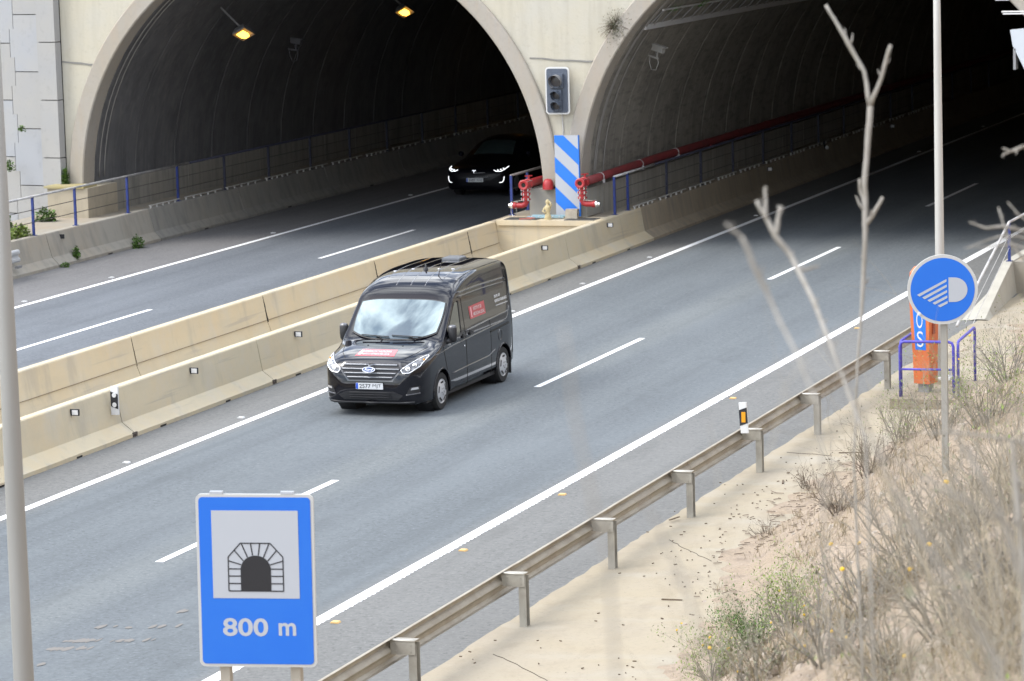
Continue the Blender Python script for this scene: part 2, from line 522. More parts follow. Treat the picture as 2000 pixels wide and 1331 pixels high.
def apron_edge(y):
    return float(np.interp(y, [-80, -25, -19, -16, -12.4, -11, -7.3, -5.4, 0, 6, 12, 20, 24], [12.9, 12.9, 12.8, 12.6, 11.75, 11.5, 11.3, 11.35, 12.4, 12.0, 10.9, 10.3, 10.3]))


def terr(x, y):
    e = apron_edge(y)
    d = x - e
    if d < 0:
        return 0.0
    h = 0.05 * min(d, 1) + 0.66 * max(0.0, d - 0.55)
    k = float(np.interp(y, [-60, -20, 0, 15, 24], [1, 1, 1.03, 1.15, 1.2]))
    h *= k
    # rocky shoulder a third of the way down the bank
    h += 0.62 * math.exp(-((y + 36) / 3.2) ** 2) * min(1, max(0, (x - 17.0) / 1.6))
    a = min(1.0, d / 1.5)
    rk = min(1, max(0, (-24 - y) / 6)) * min(1, max(0, (d - 2.5) / 2))
    if rk > 0:
        h += rk * (.30 * abs(mnoise.noise(Vector((x * 1.5, y * 1.1, 11.0)))) + .13 * abs(mnoise.noise(Vector((x * 3.7, y * 3.2, 2.0)))) - .10)
    h += a * (0.16 * mnoise.noise(Vector((x * 0.8, y * 0.5, 1.3))) + 0.09 * mnoise.noise(Vector((x * 2.1, y * 2.1, 4.1))) + 0.035 * mnoise.noise(Vector((x * 6, y * 6, 9.1))))
    return h


# ground sheet to the horizon
g = MB()
g.add([(-2500, -2500, -0.25), (2500, -2500, -0.25), (2500, 2500, -0.25), (-2500, 2500, -0.25)], [(0, 1, 2, 3)])
struct(g.build('ground', M_HILL))
# carriageways
g = MB()
g.add([(-1.3, -120, 0), (10.10, -120, 0), (10.10, 105, 0), (-1.3, 105, 0)], [(0, 1, 2, 3)])
struct(g.build('road', M_ASPH))
g = MB()
g.add([(-14.7, -120, 0), (-4.6, -120, 0), (-4.6, 105, 0), (-14.7, 105, 0)], [(0, 1, 2, 3)])
struct(g.build('road', M_ASPH2))
g = MB()
g.add([(-4.6, -120, -0.004), (-1.3, -120, -0.004), (-1.3, 105, -0.004), (-4.6, 105, -0.004)], [(0, 1, 2, 3)])
struct(g.build('median_floor', mat('median_mortar', (0.38, 0.30, 0.2), 0.9, var=[(1.5, 0.5, (0.31, 0.24, 0.155), 0.45, 0.65)])))
# white verge behind the rail: apron, as a sheet with a ragged asphalt edge
ys = np.arange(-60, 24.2, 0.25)
rows = []
for y in ys:
    y = float(y)
    e = apron_edge(y) + 0.12 * mnoise.noise(Vector((3.1, y * 0.9, 0))) + 0.05 * mnoise.noise(Vector((1.1, y * 4, 0)))
    a = 10.06 + 0.05 * mnoise.noise(Vector((0.3, y * 2.3, 5))) + 0.03 * mnoise.noise(Vector((7.3, y * 7, 5)))
    rows.append([(a, y, 0.006), (a + 0.25, y, 0.0), (0.5 * (a + e), y, 0.02), (e, y, 0.045), (e + 0.6, y, 0.02)])
g = MB()
g.grid(rows)
struct(g.build('verge', M_APRON, smooth=True))
# cracks across the apron
g = MB()
for pts0 in [[(10.55, -10.75), (10.9, -11.3), (11.25, -11.75), (11.7, -12.35)], [(10.5, -18.1), (11.0, -18.6), (11.6, -19.3), (12.3, -20.3)], [(10.3, -3.3), (10.8, -3.5), (11.25, -3.7)]]:
    pts = []
    for (xa, ya), (xb, yb) in zip(pts0[:-1], pts0[1:]):
        for k in range(5):
            x, y = xa + (xb - xa) * k / 5, ya + (yb - ya) * k / 5
            e = apron_edge(y)
            z = float(np.interp(x, [10.31, .5 * (10.06 + e), e], [0.0, .02, .045]))
            pts.append((x + .03 * mnoise.noise(Vector((x * 5, y * 5, 0))), y + .05 * mnoise.noise(Vector((x * 5, y * 5, 5))), z + .002))
    g.tube(pts, 0.006, 4)
struct(g.build('pavement_joint', mat('crack_brown', (.07, .055, .04), .9)))
# bank on the right
xs = np.concatenate([np.arange(0, 4, 0.16), np.arange(4, 30, 0.45)])
yy = np.concatenate([np.arange(-75, -48, 0.6), np.arange(-48, -12, 0.24), np.arange(-12, 24.3, 0.4)])
rows = []
for y in yy:
    y = float(y)
    e = apron_edge(y)
    r = []
    for d in xs:
        x = e - 0.18 + float(d)
        z = terr(x, y) if d > 0.05 else -0.1
        r.append((x, y, z + (0.02 + 0.05 * (mnoise.noise(Vector((x * 2.2, y * 2.2, 0))) + 0.25) if 0.05 < d < 1 else 0)))
    rows.append(r)
g = MB()
g.grid(rows)
struct(g.build('bank', M_SOIL, smooth=True))
# hill above and behind the portal
g = MB()
rows = []
for y in np.linspace(26.2, 160, 24):
    rows.append([(float(x), float(y), 10.0 + 0.45 * (float(y) - 26) + 1.2 * mnoise.noise(Vector((float(x) * .1, float(y) * .1, 0))) * min(1, (y - 26) / 5)) for x in np.linspace(-60, 50, 30)])
g.grid(rows)
struct(g.build('hill', M_HILL, smooth=True))

# road markings
def marking(pts):
    g = MB()
    for x, y0, y1, wd in pts:
        n = max(1, int((y1 - y0) / 1.5))
        l, r = [], []
        for i in range(n + 1):
            y = y0 + (y1 - y0) * i / n
            j = 0.008 * mnoise.noise(Vector((x, y * 3, 0)))
            l.append((x - wd / 2 + j, y, 0.004))
            r.append((x + wd / 2 + j, y, 0.004))
        g.grid([l, r])
    return g


struct(marking([(0.0, -60, 104, 0.17)]).build('edge_line', M_PAINT))
g = marking([(7.6, -60, 104, 0.19)])
rng = random.Random(4)
for k in range(620):
    y = -34 + .16 * k
    q = .022 * rng.uniform(.6, 1.2)
    g.add([(7.694, y, .0042), (7.694 + q, y + .02, .0042), (7.694 + q, y + .09, .0042), (7.694, y + .12, .0042)], [(0, 1, 2, 3)])
struct(g.build('edge_line', M_PAINT))
struct(marking([(-11.98, -60, 104, 0.15)]).build('edge_line', M_PAINT))
struct(marking([(-5.25, -60, 104, 0.15)]).build('edge_line', M_PAINT))
struct(marking([(3.86, -13.68 + 16.47 * k, -13.68 + 16.47 * k + 6.6, 0.13) for k in range(-2, 7)]).build('lane_marking', M_PAINT))
struct(marking([(-8.63, 5.75 + 16.47 * k, 5.75 + 16.47 * k + 6.6, 0.12) for k in range(-3, 6)]).build('lane_marking', M_PAINT))
# spilled mortar spots on the asphalt (photo: pale brown splashes in the near lane)
g = MB()
random.seed(3)
for px, py, n in [(125, 1268, 16), (165, 1252, 12), (250, 1252, 7), (300, 1225, 5), (210, 1225, 4), (345, 1195, 3), (60, 1300, 3)]:
    for i in range(n):
        t = (CAM.z) / -(FW + RT * ((px - 1000) / FPX) - UP * ((py - 665.5) / FPX)).z
        c = at(px + random.gauss(0, 24), py + random.gauss(0, 9), t)
        a, b = random.uniform(.012, .06), random.uniform(.02, .07)
        zs = 0.003 + .00008 * len(g.f)
        th0 = random.random() * 6
        g.add([(c.x + a * math.cos(k * .785 + th0) * random.uniform(.7, 1.2), c.y + b * 2.2 * math.sin(k * .785 + th0) * random.uniform(.7, 1.2), zs) for k in range(8)], [tuple(range(8))])
struct(g.build('road_splashes', mat('mortar_splash', (0.163, 0.152, 0.14), 0.9)))

# ================================================================== TUNNEL PORTAL
portal = thing('tunnel_portal', (-3, YP, 0), 'cream concrete tunnel portal with two round arched openings side by side', 'tunnel portal')


def wall_front(x0, x1, z1, step=0.12):
    g = MB()
    n = int(round((x1 - x0) / step))
    xx = [x0 + (x1 - x0) * i / n for i in range(n + 1)]
    for i in range(n):
        v = []
        for x in (xx[i], xx[i + 1]):
            zb = 0.0
            for xc in (XR, XL):
                d = abs(x - xc)
                if d < RO - 0.02:
                    zb = max(zb, ZC + math.sqrt((RO - 0.02) ** 2 - d * d))
            v.append((x, zb))
        (xa, za), (xb, zb_) = v
        g.add([(xa, YP, za), (xb, YP, zb_), (xb, YP, z1), (xa, YP, z1)], [(0, 1, 2, 3)])
        g.add([(xa, YP + 1.2, za), (xb, YP + 1.2, zb_), (xb, YP + 1.2, z1), (xa, YP + 1.2, z1)], [(0, 1, 2, 3)])
        g.add([(xa, YP, z1), (xb, YP, z1), (xb, YP + 1.2, z1), (xa, YP + 1.2, z1)], [(0, 1, 2, 3)])
    g.add([(x0, YP, 0), (x0, YP + 1.2, 0), (x0, YP + 1.2, z1), (x0, YP, z1)], [(0, 1, 2, 3)])
    g.add([(x1, YP, 0), (x1, YP + 1.2, 0), (x1, YP + 1.2, z1), (x1, YP, z1)], [(0, 1, 2, 3)])
    return g


wall_front(-16.78, 26.0, 10.2).build('wall', M_PORTAL, portal, fixn=False)
# rough casting joints on the wall
for pts in [[(-16.77, 4.85), (-16.5, 4.82), (-16.2, 4.80), (-15.95, 4.76), (-15.75, 4.76)], [(-3.72, 4.84), (-3.4, 4.83), (-3.0, 4.78), (-2.6, 4.77), (-2.2, 4.74), (-2.0, 4.745)]]:
    g = MB()
    for (xa, za), (xb, zb) in zip(pts[:-1], pts[1:]):
        ha = 0.022 + 0.012 * mnoise.noise(Vector((xa * 9, 0, 0)))
        g.obox(((xa + xb) / 2, YP - 0.004, (za + zb) / 2), Vector((xb - xa, 0, zb - za)).normalized(), (0, 1, 0), (0, 0, 1), math.hypot(xb - xa, zb - za) / 2, 0.012, ha)
    g.build('casting_joint', mat('joint_grey', (0.2, 0.195, 0.18), 0.9, bump=(40, .6, .02)), portal)


def ring(xc, name):
    g = MB()
    n = 72
    a0 = math.asin((1.62 - ZC) / RI)
    rows = []
    for i in range(n + 1):
        a = a0 + (math.pi - 2 * a0) * i / n
        c, s_ = math.cos(a), math.sin(a)
        rows.append([(xc + r * c, y, ZC + r * s_) for r, y in ((RO, YP + 0.3), (RO, YP - 0.07), (RO - .03, YP - 0.10), (RI + 0.05, YP - 0.10), (RI + 0.02, YP - 0.07), (RI + 0.02, YP + 0.55), (RI + .3, YP + 0.55))])
    g.grid(rows)
    return g.build(name, M_RING, portal, auto=35)


ring(XR, 'arch_ring')
ring(XL, 'arch_ring')
# ring legs below the spring line (square legs down to the kickers)
g = MB()
g.box(-3.78, -2.26, YP - 0.16, YP + 1.4, 0.86, 1.56)
g.build('pier_base', mat('pier_concrete', (0.25, 0.245, 0.225), 0.85, var=[((4, 4, .5), .5, (0.29, 0.265, 0.215), .45, .65)]), portal)
g = MB()
g.box(-16.95, -15.78, 23.75, YP + 0.9, 0.80, 1.58)
pb = g.build('pedestal', mat('pedestal_concrete', (0.34, 0.295, 0.22), 0.9, var=[(1.6, .6, (0.27, .235, .175), .45, .62), ((4, 4, .6), .4, (.2, .18, .14), .5, .7)]), portal)
g = MB()
g.box(-17.02, -15.86, 23.68, 24.48, 1.583, 1.64)
g.build('cap', M_YSTAIN, pb)
g = MB()
g.box(10.05, 11.2, YP - 0.1, YP + 1.2, 0.5, 1.6)
g.build('pedestal', M_RING, portal)


def lining(xc, m, mk, side_kicker, label, y1=100.0):
    t = thing('tunnel_lining', (xc, YP + 0.6, 0), label, 'tunnel lining')
    a0 = math.asin((1.60 - ZC) / RI)
    seg = 2.5
    n = 30
    y = YP + 0.62
    first = None
    k = 0
    while y < y1:
        if first is None:
            g = MB()
            rows = []
            for i in range(n + 1):
                a = a0 + (math.pi - 2 * a0) * i / n
                rows.append([(xc + r * math.cos(a), y + yy_, ZC + r * math.sin(a)) for r, yy_ in ((RI + .25, 0.0), (RI + 0.03, 0.0), (RI + 0.03, seg - 0.06), (RI + .25, seg - 0.06))])
            g.grid(rows)
            first = g.build('lining_segment', m, t, auto=30)
        else:
            o = first.copy()
            COL.objects.link(o)
            o.parent = t
            o.location = first.location + Vector((0, seg * k, 0))
        y += seg
        k += 1
    # continuous backing that shows as pale sealant in the joints
    g = MB()
    rows = []
    for i in range(n + 1):
        a = a0 + (math.pi - 2 * a0) * i / n
        rows.append([(xc + (RI + 0.055) * math.cos(a), yy_, ZC + (RI + 0.055) * math.sin(a)) for yy_ in (YP + 0.5, y1)])
    g.grid(rows)
    g.build('joint_backing', M_SEAL, t, smooth=True)
    g = MB()
    rows = []
    for i in range(n + 1):
        a = a0 + (math.pi - 2 * a0) * i / n
        rows.append([(xc + (RI + 0.6) * math.cos(a), yy_, ZC + (RI + 0.6) * math.sin(a)) for yy_ in (YP + 0.3, y1)])
    g.grid(rows)
    g.add([(xc - 7.4, y1, -0.3), (xc + 7.4, y1, -0.3), (xc + 7.4, y1, 9), (xc - 7.4, y1, 9)], [(0, 1, 2, 3)])
    g.box(xc - 7.0, xc - 6.72, YP + 1.15, y1, -0.3, 2.6)
    g.box(xc + 6.72, xc + 7.0, YP + 1.15, y1, -0.3, 2.6)
    g.build('light_block_shell', M_LIN, t)  # unseen shell, side strips and end wall, added to keep outside light out
    # kicker walls, one panel per joint
    for sgn in (-1, 1):
        first = None
        for k in range(0, 28):
            y = YP + 0.95 + 2.5 * k
            xa, xb = xc + sgn * 6.18, xc + sgn * 6.75
            if first is None:
                g = MB()
                g.box(min(xa, xb), max(xa, xb), y, y + 2.475, 0.80, 1.59)
                first = g.build('kicker_panel', mk, t)
            else:
                o = first.copy()
                COL.objects.link(o)
                o.parent = t
                o.location = first.location + Vector((0, 2.5 * k, 0))
    return t


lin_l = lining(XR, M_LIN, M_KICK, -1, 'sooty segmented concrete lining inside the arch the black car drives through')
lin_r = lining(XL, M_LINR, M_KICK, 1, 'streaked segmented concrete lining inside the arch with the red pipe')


# conduits that follow the arch close to the mouth
def arch_line(g, xc, y, r, a_from, a_to, rad, n=26):
    g.tube([(xc + r * math.cos(R(a_from + (a_to - a_from) * i / n)), y, ZC + r * math.sin(R(a_from + (a_to - a_from) * i / n))) for i in range(n + 1)], rad, 5)


for xc, ys_, a0, a1, lab in [(XR, (25.42, 25.72), 178, 96, 'pair of pale conduits curving up the lining beside the far arch ring'),
                             (XL, (25.5, 25.62, 26.25), 178, 112, 'three pale cables running up the lining beside the arch with the red pipe')]:
    t = thing('arch_conduit', (xc, ys_[0], 1.5), lab, 'conduit')
    for y in ys_:
        g = MB()
        arch_line(g, xc, y, RI + 0.0, a0, a1, 0.018)
        g.build('pipe', mat('conduit_grey', (0.22, 0.21, 0.195), 0.6), t, smooth=True)

# walkways
g = MB()
g.box(-17.6, -14.98, 6.0, 100, 0.1, 0.80)
struct(g.build('walkway', M_WALK))
g = MB()
g.box(-2.35, -1.66, YP - 0.2, 100, -0.002, 0.84)
struct(g.build('walkway', M_WALK))
g = MB()
g.box(-4.5, -3.62, YP - 0.2, 100, -0.002, 0.84)
struct(g.build('walkway', M_WALK))
g = MB()
g.box(9.72, 11.0, 17.4, 100, -0.05, 0.70)
struct(g.build('walkway', M_WALK))
# platform at the nose between the tunnels
g = MB()
g.along([(-4.32, -0.1), (-4.35, 0.86), (-1.66, 0.86), (-1.62, -0.1)], 23.5, YP - 0.15)
nose = struct(g.build('pavement', M_BARR))
g = MB()
g.box(-4.3, -1.7, 23.44, 23.495, 0.74, 0.863)
g.build('kerb', M_BARR, nose)

# ================================================================== RETAINING WALL
rw = thing('retaining_wall', (-17.5, 24.4, 0), 'pale grey wall of interlocking precast panels left of the far arch', 'wall')
DX = Vector((-0.985, 0.17, 0)).normalized()
DN = Vector((-0.17, -0.985, 0)).normalized()


def wpan(u0, u1, z0, z1, m, nm='wall_panel', out_=0.0):
    o = Vector((-16.8, 24.42, 0))
    poly = [(u0 + .008, z0 + .012), (u1 - .008, z0 + .012), (u1 - .008, z1 - .012), (u0 + .008, z1 - .012)]
    g = MB()
    g.prism(poly, o + DN * out_, DX, Vector((0, 0, 1)), -DN, 0.14 + out_)
    g.build(nm, m, rw)


g = MB()
g.prism([(0.06, 0), (8, 0), (8, 10), (0.06, 10)], Vector((-16.8, 24.42, 0)) - DN * 0.09, DX, Vector((0, 0, 1)), -DN, 0.3)
g.build('backing', M_DARK, rw)
random.seed(11)
for k in range(-1, 6):                     # pilaster beside the portal
    z0 = 0.80 + 1.525 * k
    wpan(0.0, 0.60, max(0.1, z0), z0 + 1.525, M_PANEL2, 'pilaster_block', 0.10)
def cross_panel(edge_r, edge_l, tab_r, tab_l, z0, m):
    q0, q1, e = z0 + .377, z0 + 1.133, .012
    poly = [(edge_r + e * .7, z0 + e), (edge_l - e * .7, z0 + e), (edge_l - e * .7, q0), (tab_l - e * .7, q0), (tab_l - e * .7, q1), (edge_l - e * .7, q1), (edge_l - e * .7, z0 + 1.51 - e),
            (edge_r + e * .7, z0 + 1.51 - e), (edge_r + e * .7, q1), (tab_r + e * .7, q1), (tab_r + e * .7, q0), (edge_r + e * .7, q0)]
    g = MB()
    g.prism(poly, Vector((-16.8, 24.42, 0)), DX, Vector((0, 0, 1)), -DN, .14)
    g.build('wall_panel', m, rw)


for k in range(0, 6):
    cross_panel(.60, 1.43, .601, 1.56, .06 + 1.51 * k, M_PANEL if k % 2 else M_PANEL2)
    for c in range(1, 4):
        u = 1.43 + 1.5 * (c - 1)
        if c % 2:
            cross_panel(u + .13, u + 1.37, u, u + 1.5, .06 + 1.51 * k - .755, M_PANEL2 if k % 2 else M_PANEL)
        else:
            cross_panel(u, u + 1.5, u - .13, u + 1.63, .06 + 1.51 * k, M_PANEL)

# ================================================================== CONCRETE BARRIERS
JF = [(-4.95, 0.0), (-4.95, 0.07), (-4.70, 0.25), (-4.56, 0.81), (-4.54, 0.83), (-4.385, 0.83), (-4.365, 0.81), (-4.27, 0.25), (-4.17, 0.0)]
JN = [(-1.28, 0.0), (-1.28, 0.07), (-1.52, 0.25), (-1.625, 0.83), (-1.645, 0.85), (-1.80, 0.85), (-1.82, 0.83), (-1.90, 0.25), (-2.02, 0.0)]


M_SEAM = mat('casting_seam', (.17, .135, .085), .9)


def barrier(prof, y0, y1, m, label, group, slots=(), dxs=0.0):
    xm = sum(p[0] for p in prof) / len(prof)
    t = thing('concrete_barrier', (xm, (y0 + y1) / 2, 0), label, 'barrier', group)
    g = MB()
    n = max(1, int((y1 - y0 - 0.03) / 0.5))
    rows = []
    for i in range(n + 1):
        y = y0 + 0.015 + (y1 - y0 - 0.03) * i / n
        rows.append([(x + 0.004 * mnoise.noise(Vector((j * 3.3, y * 1.7, 2))), y, z + 0.006 * mnoise.noise(Vector((j, y * 1.1, 7)))) for j, (x, z) in enumerate(prof)])
    g.grid(rows, closed=True)
    k = len(prof)
    g.f.append(tuple(range(k)))
    g.f.append(tuple(n * k + i for i in range(k)))
    g.m += [0, 0]
    g.build('body', m, t, auto=20)
    xc_ = prof[2][0] if prof[0][0] > prof[-1][0] else prof[-2][0]
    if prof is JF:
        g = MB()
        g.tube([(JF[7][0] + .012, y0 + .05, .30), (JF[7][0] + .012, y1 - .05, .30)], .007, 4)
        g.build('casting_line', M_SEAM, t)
    sx = prof[0][0]
    sg = 1 if prof[0][0] > prof[-1][0] else -1
    for ys_, ln in slots:
        g = MB()
        g.box(min(sx - .05 * sg, sx + .006 * sg), max(sx - .05 * sg, sx + .006 * sg), ys_ - ln / 2, ys_ + ln / 2, 0.004, 0.034)
        g.build('drain_slot', M_DARK, t)
    return t


M_SHOE = mat('rusty_plate', (.05, .035, .028), .9, var=[(40, .7, (.22, .19, .16), .5, .6)])
LSH = ['rusty joint plate beyond the frame left of the lamp post, far end', 'rusty joint plate just left of the left lamp post', 'rusty joint plate at the barrier foot beside the left lamp post', 'rusty joint plate at the barrier foot below the striped delineator', 'rusty joint plate at the barrier foot left of the van', 'rusty joint plate at the barrier foot beside the van', 'rusty joint plate at the barrier foot behind the van body', 'rusty joint plate at the barrier foot beyond the van rear']
NB = 'sections of the barrier beside the black van'
J = [-22.05, -15.95, -9.85, -3.75, 2.36, 8.5, 14.6, 20.77, 26.9]
LBN = ['near barrier section out beyond the left lamp post', 'near barrier section crossing behind the left lamp post', 'beige near barrier section carrying the striped delineator with two round reflectors',
       'beige near barrier section just left of the van front', 'near barrier section directly beside the van bonnet', 'near barrier section hidden behind the van body',
       'near barrier section emerging behind the van rear with the edge line curving past', 'near barrier section below the striped nose board with stained tunnel end']
for i in range(8):
    barrier(JN, J[i], J[i + 1], M_BARR, LBN[i], NB, [(J[i] + 1.15, 0.24), (J[i] + 3.95, 0.2)])
    g = MB()
    yj = J[i]
    g.box(-1.33, -1.272, yj - .09, yj + .09, .008, .085)
    g.box(-1.274, -1.266, yj - .03, yj + .02, .05, .08)
    tag(g.build('joint_shoe', M_SHOE), LSH[i], 'joint plate', 'rusty plates at the feet of the barrier joints')
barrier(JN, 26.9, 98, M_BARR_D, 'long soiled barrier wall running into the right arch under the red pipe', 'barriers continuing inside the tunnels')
J = [-22.8, -16.5, -10.1, -3.76, 2.58, 8.94, 15.29, 21.44, 23.5]
LBF = ['far median barrier section out past the left lamp post', 'far median barrier section reaching the left frame edge', 'yellowish far median barrier section nearest the left lamp post',
       'yellowish far median barrier section behind the striped delineator', 'yellowish far median barrier section with a cracked black joint at its end', 'far median barrier section left of the van windscreen',
       'far median barrier section behind the van roof with pale scratches', 'short far median barrier section meeting the nose platform']
for i in range(8):
    barrier(JF, J[i], J[i + 1], M_BARR, LBF[i], 'sections of the far median barrier')
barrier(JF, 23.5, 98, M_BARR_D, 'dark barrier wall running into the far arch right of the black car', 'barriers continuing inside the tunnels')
JL = [(-14.62, 0.0), (-14.62, 0.07), (-14.80, 0.25), (-14.96, 0.83), (-14.98, 0.85), (-15.14, 0.85), (-15.16, 0.83), (-15.2, 0.25), (-15.3, 0.0)]
J = [13.4, 19.68, 25.65, 31.47, 37.86, 43.9]
LBL = ['greyish outer barrier section with the guardrail end and a black reflector plate', 'greyish outer barrier section below the yellow stained pedestal with weeds at its foot',
       'grimy outer barrier section just inside the far arch', 'dark outer barrier section second inside the far arch', 'darkest outer barrier section beside the car headlamps']
for i in range(5):
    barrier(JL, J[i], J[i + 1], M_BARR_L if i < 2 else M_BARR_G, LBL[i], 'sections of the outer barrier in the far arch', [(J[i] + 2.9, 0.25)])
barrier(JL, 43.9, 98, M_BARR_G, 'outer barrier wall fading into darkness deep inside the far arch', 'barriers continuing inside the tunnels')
# right outer barrier, with its end sloping down to the ground
t = thing('concrete_barrier', (9.9, 16, 0), 'pale barrier with a sloping end right of the round headlight sign', 'barrier')
g = MB()
prof = [(9.42, 0), (9.42, .07), (9.62, .25), (9.72, .72), (9.92, .72), (9.97, .25), (10.0, 0)]
rows = []
for y, k in ((98, 1), (17.3, 1), (16.2, .78), (15, .52), (13.6, .2), (12.9, .04)):
    rows.append([(x + (0.3 * (17.3 - y) / 4.4 if y < 17.3 else 0), y, z * k) for x, z in prof])
g.grid(rows)
g.build('body', mat('ramp_concrete', (0.36, 0.34, 0.29), 0.85, var=[(2, .4, (.28, .26, .22), .45, .65)]), t, auto=25)
# black joint on the far barrier and pale scratches: dark sealing strips standing in the joints
for y, x in ((2.58, -4.28), (8.94, -4.28), (15.29, -4.28), (21.44, -4.28)):
    g = MB()
    pts = [(-4.372 + 0.115 * (0.8 - z) / 0.55 + 0.004, y + 0.012 * mnoise.noise(Vector((z * 9, y, 0))), z) for z in np.linspace(0.79, 0.26, 9)]
    wdt = 0.008 if y in (2.58,) else 0.02
    g.tube(pts, [wdt * (0.5 + 0.8 * abs(mnoise.noise(Vector((p[2] * 11, y, 3))))) for p in pts], 5)
    tag(g.build('joint_seal', M_DARK), {2.58: 'thin dark seal in the far barrier joint near the left lamp post', 8.94: 'broken black seal in the far barrier joint left of the van', 15.29: 'dark seal in the far barrier joint just above the van windscreen', 21.44: 'wide black seal in the far barrier joint below the blue railing'}[y], 'joint seal', 'seals in the far barrier joints')

# reflectors fixed to the barrier faces
def captaphare(x, y, z, label, wf=M_WHITE):
    t = thing('reflector', (x, y, z), label, 'reflector', 'rectangular reflectors on the barriers')
    g = MB()
    g.box(x - 0.02, x + 0.14, y, y + 0.035, z - 0.055, z + 0.055)
    g.build('housing', M_BLACK, t)
    g = MB()
    g.box(x + 0.015, x + 0.125, y - 0.006, y, z - 0.042, z + 0.042)
    g.build('face', wf, t)


for y, lab in [(-5.54, 'small white and black reflector left of the striped delineator'), (-0.73, 'small white reflector on the barrier right of the striped delineator'),
               (4.13, 'small white reflector on the barrier next to the van mirror'), (18.97, 'small white reflector on the barrier beyond the van rear'),
               (23.98, 'small white reflector on the barrier below the blue railing end'), (39.07, 'small white reflector on the dark barrier left of the bare forked stalk'),
               (54.5, 'small white reflector deepest inside the right arch')]:
    captaphare(-1.60 + 0.02, y, 0.71, lab)
captaphare(-14.96, 20.4, 0.70, 'black reflector plate on the outer barrier above a weed', M_BLACK)
t = thing('tunnel_marker', (-1.58, 45.8, 0.8), 'round white marker lamp on a bracket inside the right arch', 'marker lamp')
g = MB()
g.cyl((-1.62, 45.8, 0.70), (-1.62, 45.8, 0.95), 0.04, 8)
g.build('bracket', M_BLACK, t)
g = MB()
g.lathe((-1.50, 45.7, 0.76), (0, -1, 0), [(0.0, 0.03), (0.05, 0.02), (0.06, 0)], 12)
g.build('lens', M_WHITE, t, smooth=True)

# striped delineator on the near barrier
t = thing('delineator', (-1.44, -4.07, 0.5), 'white delineator with slanted black band and two round reflectors on the barrier', 'delineator')
g = MB()
x0 = -1.545
g.box(x0, x0 + .14, -4.1, -4.06, 0.44, 0.94)
g.build('post', M_WHITE, t)
g = MB()
g.prism([(0, .14), (.14, .09), (.14, .35), (0, .40)], (x0, -4.103, 0.45), (1, 0, 0), (0, 0, 1), (0, -1, 0), 0.003)
g.build('band', M_BLACK, t)
for z in (0.62, 0.79):
    g = MB()
    g.lathe((x0 + .07, -4.106, z - .005), (0, -1, 0), [(0.042, 0), (0.040, .006), (0, .006)], 14)
    g.build('reflector', M_WHITE, t)

# raised road studs
def stud(x, y, m, label, group):
    g = MB()
    g.prism([(-.06, 0), (.06, 0), (.045, .02), (-.045, .02)], (x, y - .05, .002), (1, 0, 0), (0, 0, 1), (0, 1, 0), 0.10)
    tag(g.build('road_stud', m), label, 'road stud', group)


M_STUDY = mat('amber_stud', (0.62, 0.40, 0.16), 0.5)
for y, lab in [(-6.21, 'white road stud by the edge line below the striped delineator'), (-1.52, 'white road stud by the edge line right of the striped delineator'), (13.06, 'white road stud by the edge line touching the van rear'),
               (17.95, 'white road stud by the edge line beyond the van rear'), (23.2, 'white road stud by the edge line below the tunnel mouth'), (32.99, 'white road stud by the edge line at the shade of the right arch'), (52.9, 'white road stud left of the thin lamp post in the dark'), (63, 'white road stud right of the thin lamp post in the dark')]:
    stud(-0.26, y, M_WHITE, lab, 'white road studs along the edge lines')
for y, lab in [(13.28, 'white road stud on the far carriageway nearest the left frame edge'), (17.83, 'white road stud on the far carriageway above the dashed line'), (27.71, 'white road stud on the far carriageway at the arch shade'), (37.98, 'white road stud on the far carriageway left of the black car')]:
    stud(-12.27, y, M_WHITE, lab, 'white road studs along the edge lines')
for y, lab in [(-16.83, 'amber road stud right of the tunnel distance sign'), (-12.04, 'amber road stud between the distance sign and the guardrail'), (-7.62, 'amber road stud above the middle guardrail posts'), (2.04, 'amber road stud above the amber guardrail delineator'), (11.41, 'amber road stud left of the orange emergency post')]:
    stud(7.87, y, M_STUDY, lab, 'amber road studs along the right edge line')

